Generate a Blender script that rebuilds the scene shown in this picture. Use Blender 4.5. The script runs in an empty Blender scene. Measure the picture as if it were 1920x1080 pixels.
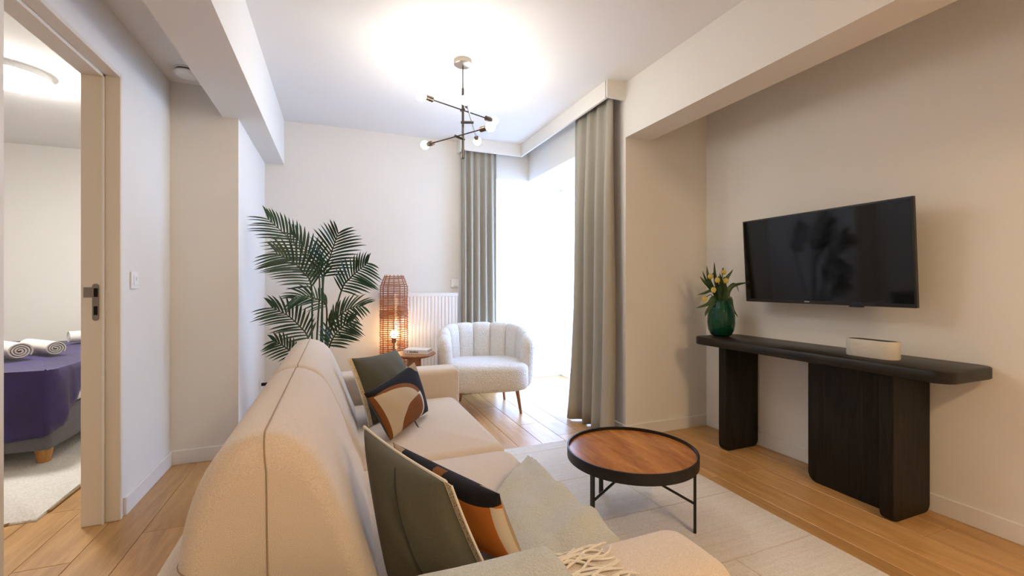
import bpy, bmesh, math, random
from mathutils import Vector, Matrix

random.seed(7)
scene = bpy.context.scene
COL = scene.collection

# ------------------------------------------------------------------ camera
F, CX, CY = 820.0, 960.0, 533.0          # focal length and principal point in 1920x1080 pixels
TH = math.radians(21.8)                  # yaw to the right of the room's depth axis
EYE = 1.10
S_, C_ = math.sin(TH), math.cos(TH)
cam = bpy.data.cameras.new('camera')
cam_o = bpy.data.objects.new('camera', cam)
COL.objects.link(cam_o)
cam.sensor_width = 36.0
cam.lens = F / 1920 * 36
cam.shift_y = (CY - 540) / 1920
cam.clip_start = 0.02
cam_o.location = (0, 0, EYE)
cam_o.rotation_euler = (math.pi / 2, 0, -TH)
scene.camera = cam_o


def P(u, v, t):
    """world point seen at pixel (u, v) at forward distance t"""
    a = (u - CX) / F
    return Vector((t * (S_ + C_ * a), t * (C_ - S_ * a), EYE + t * (CY - v) / F))


def PZ(u, v, z):
    """world point seen at pixel (u, v) lying at height z"""
    return P(u, v, (EYE - z) * F / (v - CY))


# ------------------------------------------------------------------ world, exposure
world = bpy.data.worlds.new('sky')
scene.world = world
world.use_nodes = True
bg = world.node_tree.nodes['Background']
bg.inputs[0].default_value = (0.42, 0.61, 1.0, 1)
bg.inputs[1].default_value = 10.5
vs = scene.view_settings
vs.view_transform = 'Standard'
vs.look = 'None'
vs.exposure = 0.27
vs.gamma = 1.0
vs.use_curve_mapping = False
BULB = 122.0          # chandelier bulb emission
ADDED_LAMP = 105.0      # unseen lamp added for warm light from behind the viewer
BED_LAMP = 100.0
WICKER = 100.0

# ------------------------------------------------------------------ materials
MATS = {}


def nt(name):
    m = bpy.data.materials.new(name)
    m.use_nodes = True
    MATS[name] = m
    return m, m.node_tree.nodes, m.node_tree.links, m.node_tree.nodes['Principled BSDF']


def plain(name, col, rough=0.6, metal=0.0, noise=0.0, nscale=30.0, bump=0.0, bscale=200.0, sheen=0.0, spec=0.5, stretch=None):
    m, N, L, b = nt(name)
    b.inputs['Base Color'].default_value = (*col, 1)
    b.inputs['Roughness'].default_value = rough
    b.inputs['Metallic'].default_value = metal
    b.inputs['Specular IOR Level'].default_value = spec
    if sheen:
        b.inputs['Sheen Weight'].default_value = sheen
        b.inputs['Sheen Roughness'].default_value = 0.5
    tc = N.new('ShaderNodeTexCoord')
    src = tc.outputs['Object']
    if stretch:
        mp = N.new('ShaderNodeMapping')
        mp.inputs['Scale'].default_value = stretch
        L.new(src, mp.inputs[0])
        src = mp.outputs[0]
    if noise:
        n = N.new('ShaderNodeTexNoise')
        n.inputs['Scale'].default_value = nscale
        n.inputs['Detail'].default_value = 4
        L.new(src, n.inputs['Vector'])
        mx = N.new('ShaderNodeMix')
        mx.data_type = 'RGBA'
        mx.inputs['A'].default_value = (*[max(0, c * (1 - noise)) for c in col], 1)
        mx.inputs['B'].default_value = (*[min(1, c * (1 + noise)) for c in col], 1)
        L.new(n.outputs['Fac'], mx.inputs['Factor'])
        L.new(mx.outputs['Result'], b.inputs['Base Color'])
    if bump:
        n2 = N.new('ShaderNodeTexNoise')
        n2.inputs['Scale'].default_value = bscale
        n2.inputs['Detail'].default_value = 3
        L.new(src, n2.inputs['Vector'])
        bp = N.new('ShaderNodeBump')
        bp.inputs['Strength'].default_value = bump
        bp.inputs['Distance'].default_value = 0.01
        L.new(n2.outputs['Fac'], bp.inputs['Height'])
        L.new(bp.outputs[0], b.inputs['Normal'])
    return m


def emit(name, col, strength):
    m, N, L, b = nt(name)
    b.inputs['Base Color'].default_value = (1, 1, 1, 1)
    b.inputs['Emission Color'].default_value = (*col, 1)
    b.inputs['Emission Strength'].default_value = strength
    return m


def wood(name, c1, c2, rough, axis_scale, ring=6.0, rnd=0.0, spec=0.5, gap=0.35):
    """grain stretched along one axis; rnd varies tone from object to object"""
    m, N, L, b = nt(name)
    tc = N.new('ShaderNodeTexCoord')
    oi = N.new('ShaderNodeObjectInfo')
    add = N.new('ShaderNodeVectorMath')
    add.operation = 'ADD'
    sc = N.new('ShaderNodeVectorMath')
    sc.operation = 'SCALE'
    cmb = N.new('ShaderNodeCombineXYZ')
    for i in range(3):
        L.new(oi.outputs['Random'], cmb.inputs[i])
    L.new(cmb.outputs[0], sc.inputs[0])
    sc.inputs['Scale'].default_value = 37.0 if rnd else 0.0
    L.new(tc.outputs['Object'], add.inputs[0])
    L.new(sc.outputs[0], add.inputs[1])
    mp = N.new('ShaderNodeMapping')
    mp.inputs['Scale'].default_value = axis_scale
    L.new(add.outputs[0], mp.inputs[0])
    n1 = N.new('ShaderNodeTexNoise')
    n1.inputs['Scale'].default_value = ring
    n1.inputs['Detail'].default_value = 6
    n1.inputs['Distortion'].default_value = 0.8
    L.new(mp.outputs[0], n1.inputs['Vector'])
    n2 = N.new('ShaderNodeTexNoise')
    n2.inputs['Scale'].default_value = ring * 9
    n2.inputs['Detail'].default_value = 3
    L.new(mp.outputs[0], n2.inputs['Vector'])
    ad = N.new('ShaderNodeMath')
    ad.operation = 'MULTIPLY_ADD'
    L.new(n2.outputs['Fac'], ad.inputs[0])
    ad.inputs[1].default_value = 0.4
    L.new(n1.outputs['Fac'], ad.inputs[2])
    rp = N.new('ShaderNodeValToRGB')
    rp.color_ramp.elements[0].position = 0.5 - gap / 2 + .2
    rp.color_ramp.elements[0].color = (*c1, 1)
    rp.color_ramp.elements[1].position = 0.5 + gap / 2 + .2
    rp.color_ramp.elements[1].color = (*c2, 1)
    L.new(ad.outputs[0], rp.inputs[0])
    hs = N.new('ShaderNodeHueSaturation')
    mr = N.new('ShaderNodeMapRange')
    mr.inputs['To Min'].default_value = 1 - rnd
    mr.inputs['To Max'].default_value = 1 + rnd
    L.new(oi.outputs['Random'], mr.inputs['Value'])
    L.new(mr.outputs[0], hs.inputs['Value'])
    L.new(rp.outputs[0], hs.inputs['Color'])
    L.new(hs.outputs[0], b.inputs['Base Color'])
    b.inputs['Roughness'].default_value = rough
    b.inputs['Specular IOR Level'].default_value = spec
    bp = N.new('ShaderNodeBump')
    bp.inputs['Strength'].default_value = 0.06
    L.new(n2.outputs['Fac'], bp.inputs['Height'])
    L.new(bp.outputs[0], b.inputs['Normal'])
    return m


def weave(name, c1, c2, scale=420, bump=0.35, rough=0.95, sheen=0.2):
    """woven upholstery: mottled yarns with fine relief"""
    m, N, L, b = nt(name)
    tc = N.new('ShaderNodeTexCoord')
    n = N.new('ShaderNodeTexNoise')
    n.inputs['Scale'].default_value = scale
    n.inputs['Detail'].default_value = 2
    L.new(tc.outputs['Object'], n.inputs['Vector'])
    v = N.new('ShaderNodeTexVoronoi')
    v.inputs['Scale'].default_value = scale * 0.8
    L.new(tc.outputs['Object'], v.inputs['Vector'])
    mx = N.new('ShaderNodeMix')
    mx.data_type = 'RGBA'
    mx.inputs['A'].default_value = (*c1, 1)
    mx.inputs['B'].default_value = (*c2, 1)
    rp = N.new('ShaderNodeMapRange')
    rp.inputs['From Min'].default_value = 0.3
    rp.inputs['From Max'].default_value = 0.7
    L.new(n.outputs['Fac'], rp.inputs['Value'])
    L.new(rp.outputs[0], mx.inputs['Factor'])
    L.new(mx.outputs['Result'], b.inputs['Base Color'])
    b.inputs['Roughness'].default_value = rough
    b.inputs['Sheen Weight'].default_value = sheen
    b.inputs['Specular IOR Level'].default_value = 0.2
    bp = N.new('ShaderNodeBump')
    bp.inputs['Strength'].default_value = bump
    bp.inputs['Distance'].default_value = 0.004
    L.new(v.outputs['Distance'], bp.inputs['Height'])
    L.new(bp.outputs[0], b.inputs['Normal'])
    return m


plain('paint', (0.81, 0.785, 0.735), 0.85, noise=0.015, nscale=3, bump=0.03, bscale=160, spec=0.2)
plain('ceiling_paint', (0.82, 0.80, 0.775), 0.9, noise=0.01, nscale=3, spec=0.1)
plain('trim_paint', (0.82, 0.80, 0.77), 0.45)
plain('frame_paint', (0.78, 0.72, 0.63), 0.45)
plain('white_plastic', (0.85, 0.85, 0.84), 0.35)
plain('radiator_enamel', (0.86, 0.86, 0.85), 0.3)
plain('joint', (0.10, 0.06, 0.03), 0.9)
wood('oak_plank', (0.40, 0.205, 0.062), (0.63, 0.36, 0.135), 0.36, (9, 0.9, 9), ring=2.2, rnd=0.13, spec=0.7, gap=0.5)
wood('black_oak', (0.004, 0.0035, 0.003), (0.020, 0.016, 0.013), 0.40, (14, 1.0, 14), ring=4, spec=0.35)
wood('black_oak_upright', (0.004, 0.0035, 0.003), (0.018, 0.014, 0.011), 0.45, (14, 14, 1.0), ring=4, spec=0.22)
wood('table_veneer', (0.26, 0.075, 0.012), (0.52, 0.20, 0.04), 0.24, (9, 1.3, 9), ring=2.2, gap=0.4)
wood('warm_wood', (0.27, 0.11, 0.04), (0.42, 0.19, 0.075), 0.45, (12, 12, 2), ring=3)
wood('honey_leg', (0.45, 0.20, 0.05), (0.62, 0.32, 0.10), 0.4, (12, 12, 2), ring=3)
plain('black_metal', (0.012, 0.011, 0.011), 0.45, metal=0.3)
plain('bronze_metal', (0.16, 0.125, 0.095), 0.3, metal=1.0)
plain('dark_bronze', (0.075, 0.06, 0.05), 0.35, metal=0.9)
plain('canopy_metal', (0.42, 0.37, 0.32), 0.3, metal=0.9)
plain('strike_metal', (0.25, 0.21, 0.18), 0.38, metal=0.9)
plain('void', (0.004, 0.003, 0.003), 0.9)
plain('tv_bezel', (0.006, 0.006, 0.007), 0.3)
plain('tv_screen', (0.003, 0.003, 0.004), 0.06, spec=0.4)
plain('logo_grey', (0.55, 0.55, 0.55), 0.4)
weave('sofa_fabric', (0.54, 0.44, 0.35), (0.76, 0.67, 0.58), 760, bump=0.22)
plain('seam_thread', (0.33, 0.24, 0.17), 0.9)
weave('boucle', (0.64, 0.60, 0.55), (0.82, 0.80, 0.77), 130, bump=1.0, sheen=0.3)
weave('grey_velvet', (0.078, 0.075, 0.052), (0.105, 0.10, 0.073), 500, bump=0.1, sheen=0.12)
weave('rug_wool', (0.72, 0.65, 0.57), (0.84, 0.78, 0.71), 160, bump=0.5)
weave('bedroom_rug_wool', (0.62, 0.58, 0.52), (0.78, 0.74, 0.68), 110, bump=0.8)
plain('rug_binding', (0.32, 0.21, 0.10), 0.95)
weave('throw_wool', (0.44, 0.44, 0.385), (0.56, 0.56, 0.50), 300, bump=0.4)
plain('fringe_yarn', (0.74, 0.69, 0.61), 0.95)
plain('towel', (0.80, 0.74, 0.66), 0.95, bump=0.5, bscale=300)
plain('bed_linen', (0.80, 0.78, 0.80), 0.9)
weave('bed_upholstery', (0.10, 0.095, 0.105), (0.19, 0.18, 0.19), 300)
plain('velvet_purple', (0.017, 0.009, 0.062), 0.65, noise=1.9, nscale=5, bump=0.6, bscale=9, sheen=0.15)
plain('tan_fabric', (0.42, 0.32, 0.21), 0.9)
plain('terracotta_pot', (0.2, 0.19, 0.18), 0.7)
plain('soil', (0.03, 0.02, 0.012), 1.0)
plain('palm_leaf', (0.014, 0.052, 0.018), 0.38, noise=0.5, nscale=5)
plain('palm_stem', (0.035, 0.065, 0.02), 0.5)
plain('tulip_leaf', (0.035, 0.075, 0.022), 0.45, noise=0.3, nscale=20)
plain('tulip_petal', (0.60, 0.46, 0.10), 0.5)
plain('wicker', (0.34, 0.13, 0.045), 0.55, noise=0.3, nscale=40)
plain('book_paper', (0.80, 0.78, 0.75), 0.7)
plain('print_black', (0.02, 0.018, 0.016), 0.6)
plain('page_edge', (0.70, 0.70, 0.74), 0.8)
plain('balcony_concrete', (0.55, 0.56, 0.58), 0.8)
plain('travertine', (0.62, 0.58, 0.51), 0.6, noise=0.16, nscale=14, bump=0.15, bscale=60)
emit('bulb_glow', (1.0, 0.96, 0.87), BULB)
emit('added_lamp_glow', (1.0, 0.72, 0.42), ADDED_LAMP)
emit('bed_lamp_glow', (1.0, 0.98, 0.95), BED_LAMP)
emit('wicker_bulb_glow', (1.0, 0.66, 0.34), WICKER)

# curtain linen with vertical slubs
m, N, L, b = nt('curtain_linen')
tc = N.new('ShaderNodeTexCoord')
mp = N.new('ShaderNodeMapping')
mp.inputs['Scale'].default_value = (30, 30, 260)
L.new(tc.outputs['Object'], mp.inputs[0])
n = N.new('ShaderNodeTexNoise')
n.inputs['Scale'].default_value = 3
L.new(mp.outputs[0], n.inputs['Vector'])
mx = N.new('ShaderNodeMix')
mx.data_type = 'RGBA'
mx.inputs['A'].default_value = (0.33, 0.305, 0.25, 1)
mx.inputs['B'].default_value = (0.43, 0.40, 0.335, 1)
L.new(n.outputs['Fac'], mx.inputs['Factor'])
L.new(mx.outputs['Result'], b.inputs['Base Color'])
b.inputs['Roughness'].default_value = 0.9
b.inputs['Sheen Weight'].default_value = 0.15
b.inputs['Specular IOR Level'].default_value = 0.2

# sheer voile
m, N, L, b = nt('voile')
N.remove(b)
out = N['Material Output']
tr = N.new('ShaderNodeBsdfTransparent')
tl = N.new('ShaderNodeBsdfTranslucent')
tl.inputs[0].default_value = (0.93, 0.95, 0.97, 1)
df = N.new('ShaderNodeBsdfDiffuse')
df.inputs[0].default_value = (0.9, 0.91, 0.92, 1)
m1 = N.new('ShaderNodeMixShader')
m1.inputs[0].default_value = 0.35
L.new(tl.outputs[0], m1.inputs[1])
L.new(df.outputs[0], m1.inputs[2])
m2 = N.new('ShaderNodeMixShader')
m2.inputs[0].default_value = 0.42
L.new(tr.outputs[0], m2.inputs[1])
L.new(m1.outputs[0], m2.inputs[2])
L.new(m2.outputs[0], out.inputs[0])

# window pane
m, N, L, b = nt('pane_glass')
N.remove(b)
out = N['Material Output']
tr = N.new('ShaderNodeBsdfTransparent')
gl = N.new('ShaderNodeBsdfGlossy')
gl.inputs['Roughness'].default_value = 0.02
m1 = N.new('ShaderNodeMixShader')
m1.inputs[0].default_value = 0.06
L.new(tr.outputs[0], m1.inputs[1])
L.new(gl.outputs[0], m1.inputs[2])
L.new(m1.outputs[0], out.inputs[0])

# green vase glass
m, N, L, b = nt('green_glass')
b.inputs['Base Color'].default_value = (0.006, 0.10, 0.055, 1)
b.inputs['Roughness'].default_value = 0.08
b.inputs['Transmission Weight'].default_value = 0.55
b.inputs['IOR'].default_value = 1.4

# bead trim: cream yarn with dark eyelets along the braid
m, N, L, b = nt('braid_trim')
tc = N.new('ShaderNodeTexCoord')
v = N.new('ShaderNodeTexVoronoi')
v.inputs['Scale'].default_value = 260
L.new(tc.outputs['Object'], v.inputs['Vector'])
rp = N.new('ShaderNodeValToRGB')
rp.color_ramp.elements[0].position = 0.28
rp.color_ramp.elements[0].color = (0.05, 0.03, 0.012, 1)
rp.color_ramp.elements[1].position = 0.40
rp.color_ramp.elements[1].color = (0.72, 0.58, 0.36, 1)
L.new(v.outputs['Distance'], rp.inputs[0])
L.new(rp.outputs[0], b.inputs['Base Color'])
b.inputs['Roughness'].default_value = 0.9


def pattern(name, base, layers):
    """flat print on a cushion: each layer = (cx, cy, rx, ry, r_in, colour, (u0,u1,v0,v1)) in cushion uv"""
    m, N, L, b = nt(name)
    tc = N.new('ShaderNodeTexCoord')
    sp = N.new('ShaderNodeSeparateXYZ')
    L.new(tc.outputs['UV'], sp.inputs[0])

    def math_(op, a, bb=None):
        nd = N.new('ShaderNodeMath')
        nd.operation = op
        for i, val in enumerate((a, bb)):
            if val is None:
                continue
            if isinstance(val, (int, float)):
                nd.inputs[i].default_value = val
            else:
                L.new(val, nd.inputs[i])
        return nd.outputs[0]
    rgb = N.new('ShaderNodeRGB')
    rgb.outputs[0].default_value = (*base, 1)
    cur = rgb.outputs[0]
    U, V = sp.outputs[0], sp.outputs[1]
    for (cx, cy, rx, ry, rin, colr, bx, *clip) in layers:
        mask = None
        if rx:
            du = math_('DIVIDE', math_('SUBTRACT', U, cx), rx)
            dv = math_('DIVIDE', math_('SUBTRACT', V, cy), ry)
            d = math_('SQRT', math_('ADD', math_('MULTIPLY', du, du), math_('MULTIPLY', dv, dv)))
            mask = math_('LESS_THAN', d, 1.0)
            if rin:
                mask = math_('MULTIPLY', mask, math_('GREATER_THAN', d, rin))
        if bx:
            for op, src, val in (('GREATER_THAN', U, bx[0]), ('LESS_THAN', U, bx[1]), ('GREATER_THAN', V, bx[2]), ('LESS_THAN', V, bx[3])):
                k = math_(op, src, val)
                mask = k if mask is None else math_('MULTIPLY', mask, k)
        for (kx, ky, kr) in clip:
            du, dv = math_('SUBTRACT', U, kx), math_('SUBTRACT', V, ky)
            mask = math_('MULTIPLY', mask, math_('LESS_THAN', math_('ADD', math_('MULTIPLY', du, du), math_('MULTIPLY', dv, dv)), kr * kr))
        mx = N.new('ShaderNodeMix')
        mx.data_type = 'RGBA'
        L.new(mask, mx.inputs['Factor'])
        L.new(cur, mx.inputs['A'])
        mx.inputs['B'].default_value = (*colr, 1)
        cur = mx.outputs['Result']
    L.new(cur, b.inputs['Base Color'])
    b.inputs['Roughness'].default_value = 0.9
    b.inputs['Specular IOR Level'].default_value = 0.2
    n2 = N.new('ShaderNodeTexNoise')
    n2.inputs['Scale'].default_value = 300
    L.new(tc.outputs['Object'], n2.inputs['Vector'])
    bp = N.new('ShaderNodeBump')
    bp.inputs['Strength'].default_value = 0.15
    L.new(n2.outputs['Fac'], bp.inputs['Height'])
    L.new(bp.outputs[0], b.inputs['Normal'])


BLK, BRN, CRM, TAN, WHT, RUST = (0.012, 0.011, 0.014), (0.20, 0.075, 0.02), (0.52, 0.44, 0.33), (0.36, 0.27, 0.17), (0.68, 0.64, 0.58), (0.40, 0.125, 0.02)
pattern('arch_print', BLK, [
    (0.24, 0.36, 0.565, 0.565, 0, WHT, None),
    (0.24, 0.36, 0.565, 0.565, 0, BRN, (0.0, 1.0, 0.54, 1.0)),
    (0.19, 0.31, 0.56, 0.56, 0, CRM, None, (0.24, 0.36, 0.525)),
    (0.64, 0.05, 0.44, 0.46, 0, BRN, None, (0.24, 0.36, 0.515)),
    (0, 0, 0, 0, 0, CRM, (0.0, 0.3, 0.05, 0.88), (0.0, 0.3, 0.6)),
    (0.64, 0.05, 0.44, 0.46, 0, BRN, None, (0.24, 0.36, 0.515)),
    (0, 0, 0, 0, 0, BRN, (0.0, 0.035, 0.0, 0.9)),
    (1.0, 1.0, 0.16, 0.16, 0, TAN, None),
    (0, 0, 0, 0, 0, TAN, (0.95, 1.0, 0.0, 1.0)),
])
pattern('rust_print', RUST, [
    (0, 0, 0, 0, 0, BLK, (0.0, 1.0, 0.84, 1.0)),
    (0.80, 0.86, 0.20, 0.12, 0, BLK, None),
    (0, 0, 0, 0, 0, CRM, (0.945, 1.0, 0.0, 0.78)),
    (0, 0, 0, 0, 0, TAN, (0.0, 0.14, 0.84, 1.0)),
    (0.52, 1.0, 0.05, 0.10, 0, BRN, None),
])


# ------------------------------------------------------------------ mesh helpers
class MB:
    def __init__(self):
        self.v, self.f, self.uv = [], [], {}

    def add(self, verts, faces):
        o = len(self.v)
        self.v += [tuple(p) for p in verts]
        self.f += [tuple(i + o for i in fc) for fc in faces]
        return self

    def box(self, x0, x1, y0, y1, z0, z1):
        return self.add([(x0, y0, z0), (x1, y0, z0), (x1, y1, z0), (x0, y1, z0), (x0, y0, z1), (x1, y0, z1), (x1, y1, z1), (x0, y1, z1)],
                        [(0, 3, 2, 1), (4, 5, 6, 7), (0, 1, 5, 4), (1, 2, 6, 5), (2, 3, 7, 6), (3, 0, 4, 7)])

    def tube(self, pts, r, n=8, cap=True):
        pts = [Vector(p) for p in pts]
        rs = r if isinstance(r, (list, tuple)) else [r] * len(pts)
        rings = []
        t0 = (pts[1] - pts[0]).normalized()
        up = Vector((0, 0, 1)) if abs(t0.z) < 0.9 else Vector((1, 0, 0))
        nrm = t0.cross(up).normalized()
        for i, p in enumerate(pts):
            t = (pts[min(i + 1, len(pts) - 1)] - pts[max(i - 1, 0)]).normalized()
            nrm = (nrm - t * nrm.dot(t))
            nrm = nrm.normalized() if nrm.length > 1e-6 else t.orthogonal().normalized()
            bn = t.cross(nrm)
            rings.append([p + (nrm * math.cos(k * 2 * math.pi / n) + bn * math.sin(k * 2 * math.pi / n)) * rs[i] for k in range(n)])
        self.loft(rings, cap)
        return self

    def loft(self, rings, cap=True, close=True):
        n = len(rings[0])
        vs_ = [p for rg in rings for p in rg]
        fs = []
        for i in range(len(rings) - 1):
            for k in range(n if close else n - 1):
                k2 = (k + 1) % n
                fs.append((i * n + k, i * n + k2, (i + 1) * n + k2, (i + 1) * n + k))
        if cap:
            fs.append(tuple(range(n - 1, -1, -1)))
            fs.append(tuple((len(rings) - 1) * n + k for k in range(n)))
        return self.add(vs_, fs)

    def lathe(self, prof, n=24, c=(0, 0, 0), cap=True):
        rings = [[(c[0] + r * math.cos(k * 2 * math.pi / n), c[1] + r * math.sin(k * 2 * math.pi / n), c[2] + z) for k in range(n)] for r, z in prof]
        return self.loft(rings, cap)

    def sphere(self, c, r, n=16, sz=1.0):
        m_ = n // 2
        prof = [(max(r * math.sin(math.pi * i / m_), 1e-4), -r * sz * math.cos(math.pi * i / m_)) for i in range(m_ + 1)]
        return self.lathe(prof, n, c)

    def build(self, name, mat, parent=None, smooth=False, bevel=0.0, seg=2, fix=True):
        me = bpy.data.meshes.new(name)
        me.from_pydata(self.v, [], self.f)
        if bevel or fix:
            bm = bmesh.new()
            bm.from_mesh(me)
            if bevel:
                bmesh.ops.bevel(bm, geom=bm.edges[:], offset=bevel, segments=seg, profile=0.5, affect='EDGES', clamp_overlap=True)
            if fix:
                bmesh.ops.recalc_face_normals(bm, faces=bm.faces[:])
            bm.to_mesh(me)
            bm.free()
        me.materials.append(MATS[mat])
        if smooth:
            me.polygons.foreach_set('use_smooth', [True] * len(me.polygons))
            try:
                me.set_sharp_from_angle(angle=math.radians(50))
            except Exception:
                pass
        o = bpy.data.objects.new(name, me)
        COL.objects.link(o)
        if parent:
            o.parent = parent
            o.matrix_parent_inverse = parent.matrix_basis.inverted()
        return o


def tag(o, label, cat, group=None):
    o['label'] = label
    o['category'] = cat
    if group:
        o['group'] = group
    return o


def thing(name, label, cat, loc=(0, 0, 0), group=None):
    o = bpy.data.objects.new(name, None)
    o.empty_display_size = 0.05
    o.location = loc
    COL.objects.link(o)
    return tag(o, label, cat, group)


def struct(o):
    o['kind'] = 'structure'
    return o


def catmull(pts, n, closed=False):
    pts = [Vector(p) for p in pts]
    out_ = []
    m_ = len(pts)
    segs = m_ if closed else m_ - 1
    for i in range(segs):
        p0 = pts[(i - 1) % m_] if closed or i > 0 else pts[0] * 2 - pts[1]
        p1, p2 = pts[i], pts[(i + 1) % m_]
        p3 = pts[(i + 2) % m_] if closed or i + 2 < m_ else pts[-1] * 2 - pts[-2]
        for k in range(n):
            t = k / n
            out_.append(0.5 * ((2 * p1) + (p2 - p0) * t + (2 * p0 - 5 * p1 + 4 * p2 - p3) * t * t + (3 * p1 - p0 - 3 * p2 + p3) * t ** 3))
    if not closed:
        out_.append(pts[-1])
    return out_


# ------------------------------------------------------------------ the room
XL, XL2 = -0.943, -0.585       # door wall, pillar face in front of the back wall
YS = 3.243                     # face of the left pillar
YB = 4.34                      # back wall
XR = 2.688                     # television wall
XW, YP = 1.927, 2.617          # window wall plane, face of the right pillar
ZC, ZB, ZL = 2.55, 2.156, 2.334
Y0 = -1.7                      # wall behind the camera
XBAY, YBAY = 2.52, 4.70
BX0, BY1, BY0 = -3.7, 5.95, 0.9   # bedroom
ZLIN = 2.214

floor = struct(MB().box(BX0, XR, Y0, BY1, -0.15, -0.012).build('floor', 'joint'))
PW = 0.1765
xs = -0.8 - PW * 16
row = 0
pl_cache = {}
while xs < XR:
    x0, x1 = max(xs, BX0), min(xs + PW, XR)
    yy = Y0 - random.uniform(0.2, 1.7)
    while yy < BY1:
        ln = random.choice((1.5, 1.7, 1.9))
        a0, a1 = max(yy, Y0), min(yy + ln, BY1)
        if a1 - a0 > 0.05 and x1 - x0 > 0.01:
            key = (round(x1 - x0, 3), round(a1 - a0, 3))
            if key not in pl_cache:
                w2, l2 = (x1 - x0) / 2 - 0.0009, (a1 - a0) / 2 - 0.0009
                o = MB().box(-w2, w2, -l2, l2, -0.012, 0).build('plank', 'oak_plank', bevel=0.0015, seg=1)
                pl_cache[key] = o
                me = o.data
            else:
                me = pl_cache[key].data
                o = bpy.data.objects.new('plank', me)
                COL.objects.link(o)
            o.location = ((x0 + x1) / 2, (a0 + a1) / 2, 0)
            o.parent = floor
        yy += ln
    xs += PW

struct(MB().box(XL - 0.12, XR + 0.12, Y0 - 0.12, YB + 0.12, ZC, ZC + 0.15).build('ceiling', 'ceiling_paint'))
struct(MB().box(XL, -0.671, Y0, YS, ZL, ZC).build('ceiling_drop', 'ceiling_paint'))
struct(MB().box(-0.671, -0.435, Y0, YB, ZB, ZC).build('ceiling_beam', 'paint'))
struct(MB().box(XW, 2.143, Y0, YP, ZB, ZC).build('ceiling_beam', 'paint'))
DY0, DY1, DZ = 1.795, 2.578, 2.072
struct(MB().box(XL - 0.122, XL, Y0, DY0, 0, ZC).box(XL - 0.122, XL, DY1, YS, 0, ZC).box(XL - 0.122, XL, DY0, DY1, DZ, ZC)
       .box(XL - 0.122, XL2, YS, YB + 0.12, 0, ZC).box(XL - 0.122, XL, YB + 0.12, BY1, 0, ZC).build('wall_left', 'paint'))
struct(MB().box(XL2, 1.46, YB, YB + 0.12, 0, ZC).box(1.46, XW + 0.12, YB, YB + 0.12, ZLIN, ZC)
       .box(1.34, 1.46, YB + 0.12, YBAY, 0, ZC).build('wall_back', 'paint'))
struct(MB().box(XR, XR + 0.12, Y0, YP, 0, ZC).box(XW, XR + 0.12, YP, 3.06, 0, ZC).box(XW, XW + 0.12, 3.06, YB, ZLIN, ZC).build('wall_right', 'paint'))
struct(MB().box(XL - 0.122, XR + 0.12, Y0 - 0.12, Y0, 0, ZC).build('wall_front', 'paint'))
struct(MB().box(XW + 0.12, XBAY + 0.1, 3.06, YB + 0.12, ZLIN + 0.02, ZC).box(1.34, XBAY + 0.1, YB + 0.12, YBAY + 0.1, ZLIN + 0.02, ZC).build('ceiling_bay', 'ceiling_paint'))
# bedroom shell
struct(MB().box(BX0, XL - 0.122, BY0, BY1, 2.52, 2.67).build('ceiling_bedroom', 'ceiling_paint'))
struct(MB().box(BX0 - 0.12, BX0, BY0, BY1, 0, 2.67).build('wall_bedroom_left', 'paint'))
struct(MB().box(BX0 - 0.12, XL, BY1, BY1 + 0.12, 0, 2.67).build('wall_bedroom_back', 'paint'))
struct(MB().box(BX0 - 0.12, XL - 0.122, BY0 - 0.12, BY0, 0, 2.67).build('wall_bedroom_front', 'paint'))

# baseboards
BH, BT = 0.086, 0.013


def baseboard(name, boxes):
    mb = MB()
    for bx in boxes:
        mb.box(*bx, 0, BH)
    return struct(mb.build(name, 'trim_paint', bevel=0.002, seg=1))


baseboard('baseboard_left', [(XL, XL + BT, Y0, DY0 - 0.02), (XL, XL + BT, DY1 + 0.035, YS - BT), (XL, XL2, YS - BT, YS), (XL2, XL2 + BT, YS - BT, YB)])
baseboard('baseboard_back', [(XL2 + BT, 1.46, YB - BT, YB)])
baseboard('baseboard_right', [(XR - BT, XR, Y0, YP - BT), (XW - BT, XR, YP - BT, YP), (XW - BT, XW, YP, 3.06)])

# pelmet that hides the curtain track
struct(MB().box(1.13, 1.772, 4.18, 4.20, 2.426, ZC).box(1.13, 1.15, 4.20, YB, 2.426, ZC).box(1.772, 1.79, 2.634, 4.20, 2.426, ZC).box(1.772, XW, 2.620, 2.640, 2.426, ZC)
       .build('trim_1', 'paint'))


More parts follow.
